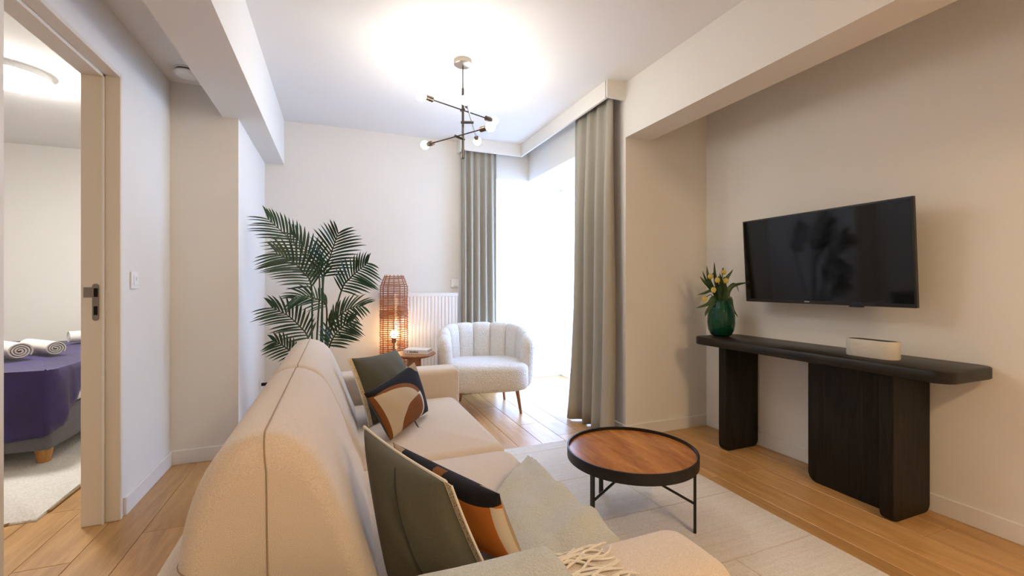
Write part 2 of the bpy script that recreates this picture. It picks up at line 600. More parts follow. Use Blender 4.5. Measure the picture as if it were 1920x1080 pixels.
# windows of the bay
def window(name, origin, ux, width, z0, z1, mull):
    """frame boxes laid along direction ux from origin"""
    root = struct(bpy.data.objects.new(name, None))
    root.location = origin
    COL.objects.link(root)
    o = Vector(origin)
    ux = Vector(ux)
    uy = Vector((-ux.y, ux.x, 0))

    def slab(nm, a0, a1, b0, b1, za, zb, mat):
        mb = MB()
        ps = []
        for z in (za, zb):
            for a, b_ in ((a0, b0), (a1, b0), (a1, b1), (a0, b1)):
                p = o + ux * a + uy * b_
                ps.append((p.x, p.y, z))
        mb.add(ps, [(0, 3, 2, 1), (4, 5, 6, 7), (0, 1, 5, 4), (1, 2, 6, 5), (2, 3, 7, 6), (3, 0, 4, 7)])
        ob = mb.build(nm, mat)
        ob.parent = root
        ob.matrix_parent_inverse = Matrix.Translation(-o)
        return ob
    fw = 0.06
    slab('window_frame', 0, fw, 0, 0.07, z0, z1, 'white_plastic')
    slab('window_frame', width - fw, width, 0, 0.07, z0, z1, 'white_plastic')
    slab('window_frame', fw, width - fw, 0, 0.07, z1 - fw, z1, 'white_plastic')
    slab('window_frame', fw, width - fw, 0, 0.07, z0, z0 + fw, 'white_plastic')
    cuts = [fw] + [m_ for m_ in mull] + [width - fw]
    for m_ in mull:
        slab('mullion', m_ - 0.04, m_ + 0.04, 0, 0.07, z0 + fw, z1 - fw, 'white_plastic')
    for i in range(len(cuts) - 1):
        a0 = cuts[i] + (0.04 if i else 0)
        a1 = cuts[i + 1] - (0.04 if i + 1 < len(cuts) - 1 else 0)
        slab('pane', a0, a1, 0.03, 0.036, z0 + fw, z1 - fw, 'pane_glass')
    return root


window('window_1', (1.46, YBAY, 0), (1, 0, 0), XBAY - 1.46, 0.0, ZLIN + 0.02, [])
window('window_2', (XBAY + 0.07, 3.06, 0), (0, 1, 0), YBAY - 3.06, 0.0, ZLIN + 0.02, [0.82])
struct(MB().box(1.0, 4.4, YBAY + 0.09, 6.4, -0.2, -0.03).box(XBAY + 0.1, 4.4, 2.4, YBAY + 0.09, -0.2, -0.03).build('balcony_floor', 'balcony_concrete'))
par = MB().box(1.0, 4.4, 6.3, 6.4, -0.03, 0.5).box(4.3, 4.4, 2.4, 6.3, -0.03, 0.5).build('balcony_parapet', 'balcony_concrete')
struct(par)

# door frame of the bedroom doorway
door = struct(bpy.data.objects.new('door_1', None))
door.location = (XL - 0.06, DY1, 0)
COL.objects.link(door)
xa, xb, xc = XL - 0.132, XL - 0.052, XL + 0.006
for nm, bxs in (('jamb', [(xa, xb, DY1 - 0.022, DY1 + 0.012, 0, DZ), (xb, xc, DY1 - 0.008, DY1 + 0.012, 0, DZ)]),
                ('jamb', [(xa, xb, DY0 - 0.012, DY0 + 0.022, 0, DZ), (xb, xc, DY0 - 0.012, DY0 + 0.008, 0, DZ)]),
                ('head_jamb', [(xa, xb, DY0 - 0.012, DY1 + 0.012, DZ - 0.022, DZ + 0.012), (xb, xc, DY0 - 0.012, DY1 + 0.012, DZ - 0.008, DZ + 0.012)])):
    mb = MB()
    for bx in bxs:
        mb.box(*bx)
    mb.build(nm, 'frame_paint', door, bevel=0.002, seg=1)
mb = MB()
mb.box(xb - 0.004, xb + 0.004, DY1 - 0.027, DY1 - 0.020, 0, DZ - 0.02)
mb.build('door_seal', 'trim_paint', door)
ring = []
cxp, czp = xb - 0.026, 1.018
prof = []
for k in range(20):
    a = 2 * math.pi * k / 20
    prof.append((cxp + 0.0125 * math.cos(a), czp + (0.072 if math.sin(a) >= 0 else -0.072) + 0.0125 * math.sin(a)))
mb = MB().loft([[(x, DY1 - 0.0225, z) for x, z in prof], [(x, DY1 - 0.0255, z) for x, z in prof]])
mb.box(cxp - 0.042, cxp - 0.004, DY1 - 0.0275, DY1 - 0.0225, czp + 0.022, czp + 0.068)
sp_ = mb.build('strike_plate', 'strike_metal', door)
MB().box(cxp - 0.006, cxp + 0.008, DY1 - 0.028, DY1 - 0.0252, czp + 0.024, czp + 0.064).box(cxp - 0.006, cxp + 0.007, DY1 - 0.028, DY1 - 0.0252, czp - 0.058, czp - 0.018).build('latch_hole', 'void', sp_)


# ------------------------------------------------------------------ sofa
def rbox(x0, x1, y0, y1, z0, z1, r, seg=5):
    """rounded box mesh data"""
    bm = bmesh.new()
    bmesh.ops.create_cube(bm, size=1.0)
    for v_ in bm.verts:
        v_.co = Vector(((x0 + x1) / 2 + v_.co.x * (x1 - x0), (y0 + y1) / 2 + v_.co.y * (y1 - y0), (z0 + z1) / 2 + v_.co.z * (z1 - z0)))
    bmesh.ops.bevel(bm, geom=bm.edges[:], offset=r, segments=seg, profile=0.5, affect='EDGES')
    return bm


def bm_obj(bm, name, mat, parent=None, smooth=True):
    me = bpy.data.meshes.new(name)
    bmesh.ops.recalc_face_normals(bm, faces=bm.faces[:])
    bm.to_mesh(me)
    bm.free()
    me.materials.append(MATS[mat])
    if smooth:
        me.polygons.foreach_set('use_smooth', [True] * len(me.polygons))
    o = bpy.data.objects.new(name, me)
    COL.objects.link(o)
    if parent:
        o.parent = parent
        o.matrix_parent_inverse = parent.matrix_basis.inverted()
    return o


def puff_box(x0, x1, y0, y1, z0, z1, r, puff, name, mat, parent):
    """cushion: grid-based superellipsoid-like box with a crowned top"""
    N_ = 26
    mb = MB()
    rings = []
    cx, cy, hx, hy = (x0 + x1) / 2, (y0 + y1) / 2, (x1 - x0) / 2, (y1 - y0) / 2

    def outline(inset, z, crown=0.0):
        pts = []
        rr = max(r - inset, 0.012)
        ax, ay = hx - inset, hy - inset
        for q, (sx, sy) in enumerate(((1, 1), (-1, 1), (-1, -1), (1, -1))):
            for k in range(8):
                a = math.pi / 2 * (q + k / 7)
                pts.append((cx + sx * (ax - rr) + rr * math.cos(a), cy + sy * (ay - rr) + rr * math.sin(a), z))
        return pts
    re = 0.045
    for k in range(6):
        a = math.pi / 2 * k / 5
        rings.append(outline(re * (1 - math.sin(a)), z0 + re * (1 - math.cos(a))))
    for k in range(6):
        a = math.pi / 2 * k / 5
        rings.append(outline(re * (1 - math.cos(a)), z1 - re * (1 - math.sin(a))))
    for s in (0.12, 0.3, 0.5, 0.7, 0.9, 0.985):
        inset = re + (min(hx, hy) - re - 0.005) * s
        rings.append(outline(inset, z1 + puff * (1 - (1 - s) ** 2)))
    mb.loft(rings)
    return mb.build(name, mat, parent, smooth=True)


sofa = thing('sofa', 'beige woven two-seat sofa with rounded back cushions and padded arms', 'sofa', (0.2, 1.69, 0))
ZS = 0.44
bm_obj(rbox(-0.24, 0.60, 0.66, 2.72, 0.06, 0.30, 0.03), 'base', 'sofa_fabric', sofa)
bm_obj(rbox(-0.325, -0.235, 0.62, 2.76, 0.05, 0.56, 0.035), 'back_frame', 'sofa_fabric', sofa)
bm_obj(rbox(-0.22, 0.70, 0.575, 0.775, 0.05, 0.585, 0.06, 6), 'arm', 'sofa_fabric', sofa)
bm_obj(rbox(-0.22, 0.70, 2.605, 2.80, 0.05, 0.585, 0.035, 5), 'arm', 'sofa_fabric', sofa)
puff_box(0.02, 0.665, 0.79, 1.688, 0.26, 0.43, 0.07, 0.02, 'seat_cushion', 'sofa_fabric', sofa)
puff_box(0.02, 0.665, 1.692, 2.595, 0.26, 0.43, 0.07, 0.02, 'seat_cushion', 'sofa_fabric', sofa)
for sx, sy in ((-0.22, 0.68), (0.55, 0.68), (-0.22, 2.68), (0.55, 2.68)):
    MB().lathe([(0.018, 0.0105 if sx > 0 else 0), (0.024, 0.065)], 12, (sx, sy, 0)).build('leg', 'warm_wood', sofa)
profile = catmull([(-0.23, 0, 0.36), (-0.27, 0, 0.52), (-0.255, 0, 0.68), (-0.205, 0, 0.785), (-0.13, 0, 0.815), (-0.05, 0, 0.775), (0.005, 0, 0.67), (0.05, 0, 0.54), (0.09, 0, 0.42), (0.05, 0, 0.34), (-0.1, 0, 0.31)], 5, True)


def back_cushion(y0, y1, r0, r1):
    c = Vector((-0.10, 0, 0.56))
    ys = []
    secs = []
    for k in range(9):
        a = math.pi / 2 * k / 8
        secs.append((y0 + r0 * (1 - math.sin(a)) if False else y0 + r0 * (1 - math.cos(a)), r0 * (1 - math.sin(a))))
    for k in range(1, 8):
        secs.append((y0 + r0 + (y1 - r1 - y0 - r0) * k / 8, 0))
    for k in range(8, -1, -1):
        a = math.pi / 2 * k / 8
        secs.append((y1 - r1 * (1 - math.cos(a)), r1 * (1 - math.sin(a))))
    rings, ridge, ridge2 = [], [], []
    for y, ins in secs:
        f = 1 - ins / 0.20
        rg = [(c.x + (p.x - c.x) * f, y, c.z + (p.z - c.z) * f) for p in profile]
        rings.append(rg)
        ridge.append(Vector(rg[20]) + Vector((0, 0, 0.0004)))
        ridge2.append(Vector(rg[7]) + Vector((-0.0004, 0, 0)))
    cu = MB().loft(rings).build('back_cushion', 'sofa_fabric', sofa, smooth=True)
    end = [Vector((c.x + (p.x - c.x) * (1 - r0 / 0.20), y0 - 0.0004, c.z + (p.z - c.z) * (1 - r0 / 0.20))) for p in (profile[20],)]
    low = [Vector((c.x - 0.02, y0 - 0.0006, 0.56)), Vector((c.x + 0.01, y0 - 0.0004, 0.46))]
    MB().tube(low[::-1] + ridge, 0.0016, 6).build('seam', 'seam_thread', cu)
    MB().tube(ridge2[2:-2], 0.0016, 6).build('seam', 'seam_thread', cu)
    return cu


back_cushion(0.925, 1.70, 0.05, 0.035)
back_cushion(1.70, 2.60, 0.035, 0.09)


# ------------------------------------------------------------------ cushions
def pillow(name, tl, tr, br, bl, thick, mat_front, mat_back, label, trim_edges=None, seam=False):
    tl, tr, br, bl = [Vector(p) for p in (tl, tr, br, bl)]
    base = (tl + tr + br + bl) / 4
    n = ((tr - tl) + (br - bl)).cross((tl - bl) + (tr - br)).normalized()   # points to the print side
    root = thing(name, label, 'cushion', tuple((bl + br) / 2))
    G = 22
    me = bpy.data.meshes.new('cover')
    vs_, fs, uvs, fm = [], [], [], []

    def pos(u, v, side):
        uu = u * (1 - 0.07 * (1 - v * v))
        vv = v * (1 - 0.07 * (1 - u * u))
        a, b_ = (uu + 1) / 2, (vv + 1) / 2
        p = (bl * (1 - a) + br * a) * (1 - b_) + (tl * (1 - a) + tr * a) * b_
        h = thick * (max(0, (1 - u * u)) * max(0, (1 - v * v))) ** 0.42
        h += 0.004 * math.sin(9 * u + 4 * v) * (1 - u * u) * (1 - v * v)
        return p + n * h * side / 2
    idx = {}
    for side in (1, -1):
        for i in range(G + 1):
            for j in range(G + 1):
                edge = i in (0, G) or j in (0, G)
                key = (i, j, 0 if edge else side)
                if key in idx:
                    continue
                u, v = -1 + 2 * i / G, -1 + 2 * j / G
                u, v = math.sin(u * math.pi / 2) * .6 + u * .4, math.sin(v * math.pi / 2) * .6 + v * .4
                idx[key] = len(vs_)
                vs_.append(tuple(pos(u, v, side)))
                uvs.append(((u + 1) / 2, (v + 1) / 2))
    for side in (1, -1):
        for i in range(G):
            for j in range(G):
                q = []
                for a, b_ in ((i, j), (i + 1, j), (i + 1, j + 1), (i, j + 1)):
                    e = a in (0, G) or b_ in (0, G)
                    q.append(idx[(a, b_, 0 if e else side)])
                fs.append(tuple(q if side == 1 else q[::-1]))
                fm.append(0 if side == 1 else 1)
    me.from_pydata(vs_, [], fs)
    ul = me.uv_layers.new(name='UVMap')
    for lp in me.loops:
        ul.data[lp.index].uv = uvs[lp.vertex_index]
    me.materials.append(MATS[mat_front])
    me.materials.append(MATS[mat_back])
    me.polygons.foreach_set('material_index', fm)
    me.polygons.foreach_set('use_smooth', [True] * len(fs))
    o = bpy.data.objects.new('cover', me)
    COL.objects.link(o)
    o.parent = root
    o.matrix_parent_inverse = root.matrix_basis.inverted()
    for e in (trim_edges or []):
        pts = []
        for k in range(31):
            s = -1 + 2 * k / 30
            u, v = {'l': (-1, s), 'r': (1, s), 't': (s, 1), 'b': (s, -1)}[e]
            pts.append(pos(u, v, 0))
        if e in trim_edges.get('wide', ''):
            wdir = {'l': -1, 'r': 1}.get(e, 0)
            across = (tr - tl).normalized() * wdir
            rings = []
            for k, p in enumerate(pts):
                rings.append([p + n * 0.004, p + across * 0.02 + n * 0.003, p + across * 0.02 - n * 0.003, p - n * 0.004])
            MB().loft(rings).build('braid', 'braid_trim', root)
            MB().tube([p + across * 0.022 for p in pts], 0.0028, 6).build('piping', 'fringe_yarn', root)
            MB().tube(pts, 0.0045, 6).build('piping', 'fringe_yarn', root)
        else:
            MB().tube(pts, 0.0042, 6).build('piping', 'fringe_yarn', root)
    if seam:
        pts = [pos(0.02 + 0.05 * math.sin(s * 2), s, 1) + n * 0.0012 for s in [-0.95 + 1.75 * k / 30 for k in range(31)]]
        MB().tube(pts, 0.0013, 5).build('seam', 'print_black', o)
    return root


class TE(str):
    pass


def edges(all_, wide=''):
    d = {e: True for e in all_}
    d['wide'] = wide

    class _E(dict):
        def __iter__(self):
            return iter(all_)
    return _E(d)


A = PZ(683, 800, 0.70)
B = PZ(835, 903, 0.66)
pillow('cushion', A, B, (0.312, 0.865, 0.445), (0.105, 0.985, 0.455), 0.14, 'grey_velvet', 'grey_velvet',
       'olive grey velvet cushion with a seam and beaded edge beside the fringed sofa arm', edges('tr', 'r'), True)
pillow('cushion', PZ(736, 829, 0.62), PZ(937, 926, 0.60), (0.405, 0.91, 0.45), (0.21, 1.16, 0.455), 0.11, 'rust_print', 'arch_print',
       'rust orange and black patchwork cushion lying against the grey throw', None)
pillow('cushion', PZ(657, 672, 0.75), PZ(742, 655, 0.74), (0.44, 2.40, 0.445), (0.15, 2.13, 0.445), 0.13, 'grey_velvet', 'print_black',
       'grey velvet cushion with a gold beaded side edge behind the arch-print cushion', edges('l', 'l'))
pillow('cushion', PZ(682, 738, 0.68), PZ(777, 679, 0.72), PZ(803, 771, 0.462), PZ(732, 826, 0.455), 0.10, 'arch_print', 'print_black',
       'cream cushion printed with a black and brown arch, upright on the sofa seat', None)


# ------------------------------------------------------------------ throw blanket
def throw():
    root = thing('throw_blanket', 'pale grey green wool throw with knotted fringe draped over the sofa arm', 'throw', (0.4, 0.78, 0.6))
    path = catmull([(0, 0.563, 0.33), (0, 0.563, 0.52), (0, 0.585, 0.585), (0, 0.675, 0.594), (0, 0.765, 0.587), (0, 0.787, 0.54), (0, 0.79, 0.475), (0, 0.84, 0.459), (0, 1.0, 0.461), (0, 1.2, 0.462), (0, 1.36, 0.462), (0, 1.5, 0.461)], 5)
    W = 22
    rings = []
    M = len(path)
    for i, p in enumerate(path):
        y = p.y
        on_seat = max(0, min(1, (y - 0.80) / 0.12))
        xf = 0.375 * (1 - on_seat) + 0.69 * on_seat
        xb_ = -0.12
        if y > 1.2:
            xb_ = 0.40 + (y - 1.2) / 0.3 * 0.275
        elif y > 0.80:
            xb_ = 0.34 + (y - 0.8) * 0.15
        elif y > 0.74:
            xb_ = -0.12 + 0.46 * (y - 0.74) / 0.06
        rg = []
        for k in range(W + 1):
            s = k / W
            x = xb_ + (xf - xb_) * s
            wr = 0.007 * math.sin(x * 17 + y * 11) + 0.005 * math.sin(x * 31 - y * 23) + 0.003 * math.sin(x * 55 + y * 37)
            z = p.z + abs(wr) * (0.25 + 0.95 * on_seat) + 0.022 * on_seat * math.exp(-((y - 1.02 - 0.5 * (x - 0.6)) / 0.035) ** 2) * max(0, min(1, (x - 0.42) / 0.2))
            yy = p.y
            if x > 0.655 and on_seat > .5:
                z -= (x - 0.655) * 1.6
            if y < 0.575:
                yy = y - abs(wr) * .5
            rg.append((x, yy, z))
        rings.append(rg)
    mb = MB().loft(rings, cap=False, close=False)
    o = mb.build('cloth', 'throw_wool', root, smooth=True, fix=False)
    md = o.modifiers.new('thickness', 'SOLIDIFY')
    md.thickness = 0.004
    md.offset = 1
    # fringe strands lie across the arm towards its front
    rnd = random.Random(3)
    for k in range(28):
        y = 0.572 + 0.195 * k / 27
        z = 0.592 if 0.62 < y < 0.73 else 0.588
        L_ = rnd.uniform(0.07, 0.13)
        dy = rnd.uniform(-0.04, 0.04)
        am = rnd.uniform(-0.016, 0.016)
        pts = []
        for j in range(9):
            s = j / 8
            yy = y + dy * s + am * math.sin(s * 6)
            e = max(0, 0.635 - yy, yy - 0.715)
            zz = 0.587 - (0.06 - math.sqrt(max(0.0, 0.06 ** 2 - min(e, 0.0599) ** 2))) + 0.003
            pts.append((0.370 + L_ * s, yy, zz + 0.002 * math.sin(s * 9 + k)))
        MB().tube(pts, [0.0025] * 7 + [0.0022, 0.0016], 6).build('fringe_strand', 'fringe_yarn', root, smooth=True)
    return root


throw()

# ------------------------------------------------------------------ rugs


def rug(name, x0, x1, y0, y1, h, mat, label, wav, lines, parent=None):
    rnd = random.Random(5)
    mb = MB()
    n = 60
    out_ = []

    def w(t):
        return wav * (math.sin(t * 7.3) + 0.6 * math.sin(t * 17.1 + 1))
    for k in range(n):
        out_.append((x0 + (x1 - x0) * k / n, y0 + w(k / n)))
    for k in range(n):
        out_.append((x1 + w(k / n + 3), y0 + (y1 - y0) * k / n))
    for k in range(n):
        out_.append((x1 - (x1 - x0) * k / n, y1 + w(k / n + 5)))
    for k in range(n):
        out_.append((x0 + w(k / n + 8), y1 - (y1 - y0) * k / n))
    cx, cy = (x0 + x1) / 2, (y0 + y1) / 2
    rings = [[(x, y, 0.0005) for x, y in out_], [(x, y, h * .6) for x, y in out_]]
    for s, z in ((0.996, h), (0.5, h), (0.02, h)):
        rings.append([(cx + (x - cx) * s, cy + (y - cy) * s, z) for x, y in out_])
    mb.loft(rings)
    return tag(mb.build(name, mat, smooth=True), label, 'rug')


# woven rug with faint ribs and ochre lines
m = MATS['rug_wool']
N, L = m.node_tree.nodes, m.node_tree.links
b = N['Principled BSDF']
tc = N.new('ShaderNodeTexCoord')
mp = N.new('ShaderNodeMapping')
mp.inputs['Scale'].default_value = (2.0, 60, 1)
L.new(tc.outputs['Object'], mp.inputs[0])
n1 = N.new('ShaderNodeTexNoise')
n1.inputs['Scale'].default_value = 1.2
n1.inputs['Detail'].default_value = 3
L.new(mp.outputs[0], n1.inputs['Vector'])
mp2 = N.new('ShaderNodeMapping')
mp2.inputs['Scale'].default_value = (1.2, 1, 1)
L.new(tc.outputs['Object'], mp2.inputs[0])
wv = N.new('ShaderNodeTexBrick')
wv.inputs['Scale'].default_value = 1.0
wv.inputs['Brick Width'].default_value = 1.15
wv.inputs['Row Height'].default_value = 0.42
wv.inputs['Mortar Size'].default_value = 0.006
wv.inputs['Mortar Smooth'].default_value = 0.6
wv.inputs['Color1'].default_value = (1, 1, 1, 1)
wv.inputs['Color2'].default_value = (0.97, 0.97, 0.97, 1)
wv.inputs['Mortar'].default_value = (0.80, 0.72, 0.60, 1)
dn = N.new('ShaderNodeTexNoise')
dn.inputs['Scale'].default_value = 6
L.new(tc.outputs['Object'], dn.inputs['Vector'])
mxv = N.new('ShaderNodeMix')
mxv.data_type = 'RGBA'
mxv.inputs['Factor'].default_value = 0.03
L.new(mp2.outputs[0], mxv.inputs['A'])
L.new(dn.outputs['Color'], mxv.inputs['B'])
L.new(mxv.outputs['Result'], wv.inputs['Vector'])
old = b.inputs['Base Color'].links[0].from_socket
ml = N.new('ShaderNodeMix')
ml.data_type = 'RGBA'
ml.blend_type = 'MULTIPLY'
ml.inputs['Factor'].default_value = 0.8
L.new(old, ml.inputs['A'])
L.new(wv.outputs['Color'], ml.inputs['B'])
ml2 = N.new('ShaderNodeMix')
ml2.data_type = 'RGBA'
ml2.blend_type = 'OVERLAY'
ml2.inputs['Factor'].default_value = 0.35
L.new(ml.outputs['Result'], ml2.inputs['A'])
L.new(n1.outputs['Fac'], ml2.inputs['B'])
L.new(ml2.outputs['Result'], b.inputs['Base Color'])

rug('rug', -0.1, 1.925, 0.15, 2.70, 0.010, 'rug_wool', 'large cream woven rug with faint ochre lines under the coffee table', 0.006, True)

# ------------------------------------------------------------------ coffee table
legs_xy = [PZ(1111, 993, 0.011), PZ(1303, 998, 0.011), PZ(1127, 925, 0.011)]
TC = Vector((1.267, 1.68, 0))
TZ = 0.342
ct = thing('coffee_table', 'round coffee table with orange wood tray top and thin black metal legs', 'coffee table', (TC.x, TC.y, 0.01))
TR_ = 0.288
MB().lathe([(TR_ - 0.003, TZ - 0.02), (TR_ - 0.003, TZ - 0.012)], 64, (TC.x, TC.y, 0)).build('table_top', 'table_veneer', ct)
MB().lathe([(TR_ - 0.02, TZ - 0.045), (TR_ + 0.006, TZ - 0.045), (TR_ + 0.006, TZ + 0.002), (TR_ - 0.001, TZ + 0.002), (TR_ - 0.001, TZ - 0.022), (TR_ - 0.02, TZ - 0.022)], 72, (TC.x, TC.y, 0), cap=False).build('rim', 'black_metal', ct, smooth=True)
MB().lathe([(TR_ - 0.01, TZ - 0.044), (TR_ - 0.01, TZ - 0.022)], 48, (TC.x, TC.y, 0)).build('tray_base', 'black_metal', ct)
for p in legs_xy:
    d = Vector((p.x - TC.x, p.y - TC.y, 0))
    d.normalize()
    q = Vector((p.x, p.y, 0))
    s = Vector((-d.y, d.x, 0))
    w2, t2 = 0.010, 0.006
    ps = []
    for z in (0.0105, TZ - 0.03):
        for a, b_ in ((-w2, -t2), (w2, -t2), (w2, t2), (-w2, t2)):
            r_ = q + s * a + d * b_
            ps.append((r_.x, r_.y, z))
    MB().add(ps, [(0, 3, 2, 1), (4, 5, 6, 7), (0, 1, 5, 4), (1, 2, 6, 5), (2, 3, 7, 6), (3, 0, 4, 7)]).build('leg', 'black_metal', ct)
    MB().tube([(q.x, q.y, 0.135), (TC.x, TC.y, 0.25)], 0.006, 8).build('brace', 'black_metal', ct)
MB().lathe([(0.02, 0.235), (0.02, TZ - 0.044)], 16, (TC.x, TC.y, 0)).build('hub', 'black_metal', ct)

# ------------------------------------------------------------------ console table
con = thing('console_table', 'long black oak console table with rounded slab top against the wall', 'console table', (2.5, 1.67, 0))


def round_plate(x0, x1, y0, y1, r, n=8):
    pts = []
    for q, (sx, sy) in enumerate(((1, 1), (0, 1), (0, 0), (1, 0))):
        for k in range(n + 1):
            a = math.pi / 2 * (q + k / n)
            pts.append(((x1 - r if sx else x0 + r) + r * math.cos(a), (y1 - r if sy else y0 + r) + r * math.sin(a)))
    return pts


def plate_rings(pts, z0, z1, e=0.004):
    cx = sum(p[0] for p in pts) / len(pts)
    cy = sum(p[1] for p in pts) / len(pts)

    def ins(d):
        return [(p[0] + d * (1 if p[0] < cx else -1), p[1] + d * (1 if p[1] < cy else -1)) for p in pts]
    return [[(*p, z0) for p in ins(e)], [(*p, z0 + e) for p in pts], [(*p, z1 - e) for p in pts], [(*p, z1) for p in ins(e)]]


pts = round_plate(2.300, XR - 0.006, 0.985, 2.365, 0.06)
MB().loft(plate_rings(pts, 0.688, 0.740)).build('table_top', 'black_oak', con, smooth=True)


def upright(name, axis, lo, hi, c0, c1, z0, z1, r):
    """vertical panel with rounded lower corners; axis = direction of its width"""
    prof_ = [(lo, z1), (lo, z0 + r)]
    prof_ += [(lo + r - r * math.cos(a), z0 + r - r * math.sin(a)) for a in [math.pi / 2 * k / 7 for k in range(1, 8)]]
    prof_ += [(hi - r + r * math.sin(a), z0 + r - r * math.cos(a)) for a in [math.pi / 2 * k / 7 for k in range(0, 8)]]
    prof_ += [(hi, z1)]
    rings = []
    for c in (c0, c1):
        rings.append([(p, c, z) if axis == 'x' else (c, p, z) for p, z in prof_])
    return MB().loft(rings).build(name, 'black_oak_upright', con, bevel=0.003, seg=2)


upright('leg_panel', 'x', 2.372, 2.668, 2.148, 2.205, 0.0, 0.689, 0.04)
upright('leg_panel', 'x', 2.372, 2.668, 1.215, 1.272, 0.0, 0.689, 0.04)
upright('leg_panel', 'y', 1.271, 1.67, 2.465, 2.52, 0.0, 0.689, 0.05)

# oval stone planter on the console
tray = thing('oval_planter', 'oval travertine box with dark hollow inside on the console table', 'planter', (2.45, 1.35, 0.741))
pts = round_plate(2.415, 2.515, 1.238, 1.462, 0.049, 10)
cxx, cyy = 2.465, 1.35


def scl(s, z):
    return [(cxx + (p[0] - cxx) * s - 0, cyy + (p[1] - cyy) * (1 - (1 - s) * 0.45), z) for p in pts]


MB().loft([scl(0.97, 0.7405), scl(1.0, 0.746), scl(1.0, 0.823), scl(0.98, 0.826), scl(0.86, 0.826), scl(0.84, 0.822)], cap=False).build('shell', 'travertine', tray, smooth=True)
MB().loft([scl(0.84, 0.742), scl(0.85, 0.8235)]).build('hollow', 'void', tray)

# ------------------------------------------------------------------ vase with tulips
vp = PZ(1352, 630, 0.74)
vx, vy = vp.x, vp.y
vase = thing('vase', 'ribbed dark green glass vase on the end of the black console', 'vase', (vx, vy, 0.741))
prof = [(0.048, 0.0), (0.066, 0.012), (0.081, 0.045), (0.087, 0.09), (0.086, 0.14), (0.079, 0.185), (0.066, 0.215), (0.056, 0.232), (0.054, 0.245), (0.050, 0.245), (0.052, 0.23), (0.075, 0.18), (0.082, 0.12), (0.08, 0.06), (0.05, 0.018)]
n = 60
rings = []
for i, (r, z) in enumerate(prof):
    rib = 0.0016 if i < 8 else 0
    rings.append([(vx + (r + rib * math.cos(20 * k * 2 * math.pi / n)) * math.cos(k * 2 * math.pi / n), vy + (r + rib * math.cos(20 * k * 2 * math.pi / n)) * math.sin(k * 2 * math.pi / n), 0.741 + z) for k in range(n)])
MB().loft(rings).build('glass_body', 'green_glass', vase, smooth=True)

bou = thing('tulip_bouquet', 'bunch of drooping yellow tulips with dark leaves in the green vase', 'bouquet', (vx, vy, 0.80))


def blade(mb, pts, w, nrm):
    """leaf: tapered, slightly folded strip along pts"""
    pts = [Vector(p) for p in pts]
    rows = []
    M = len(pts)
    for i, p in enumerate(pts):
        t = (pts[min(i + 1, M - 1)] - pts[max(i - 1, 0)]).normalized()
        s = t.cross(Vector(nrm))
        s = s.normalized() if s.length > 1e-5 else t.orthogonal().normalized()
        up = s.cross(t)
        f = i / (M - 1)
        ww = w * (math.sin(math.pi * min(1, 0.14 + 0.86 * f)) ** 0.75 if f < 1 else 0.02)
        rows.append([p - s * ww + up * ww * 0.3, p, p + s * ww + up * ww * 0.3])
    o = len(mb.v)
    mb.v += [tuple(p) for r_ in rows for p in r_]
    for i in range(M - 1):
        for k in range(2):
            a = o + i * 3 + k
            mb.f.append((a, a + 1, a + 4, a + 3))


vt = (Vector((vx, vy, 0)) - Vector((0, 0, 0))).dot(Vector((S_, C_, 0)))
rim_c = Vector((vx, vy, 0.985))
leaf_specs = [  # pixel way points of each leaf, forward offset, half width
    ([(1351, 566), (1344, 540), (1340, 520), (1339, 491)], 0.0, 0.016),
    ([(1347, 566), (1335, 540), (1328, 520), (1325, 498)], 0.05, 0.012),
    ([(1345, 560), (1332, 535), (1323, 525), (1317, 508)], -0.03, 0.012),
    ([(1345, 560), (1330, 538), (1320, 528), (1312, 518)], 0.03, 0.011),
    ([(1355, 566), (1354, 540), (1360, 525), (1375, 505)], 0.02, 0.017),
    ([(1362, 566), (1364, 548), (1375, 536), (1405, 529)], 0.0, 0.014),
    ([(1362, 566), (1366, 542), (1378, 533), (1386, 549)], 0.04, 0.010),
    ([(1345, 566), (1338, 560), (1328, 570), (1305, 578)], -0.03, 0.015),
    ([(1345, 568), (1335, 572), (1325, 585), (1322, 594)], -0.07, 0.010),
    ([(1364, 566), (1369, 560), (1374, 580), (1384, 595)], -0.03, 0.011),
    ([(1345, 566), (1335, 546), (1320, 550), (1307, 553)], 0.0, 0.009),
    ([(1352, 566), (1350, 545), (1352, 530), (1349, 512)], -0.06, 0.018),
    ([(1357, 566), (1360, 545), (1357, 530), (1362, 519)], -0.06, 0.014),
]
for pxs, off, w in leaf_specs:
    pp = [P(u, v, vt + off * (0.2 + 0.8 * i / 3)) for i, (u, v) in enumerate(pxs)]
    c = catmull([(vx, vy, 0.83)] + pp, 5)
    mb = MB()
    blade(mb, c, w * 1.3, (-S_ * .8 + random.uniform(-.4, .4), -C_ * .8, 0.45))
    mb.build('leaf', 'tulip_leaf', bou, smooth=True, fix=False)
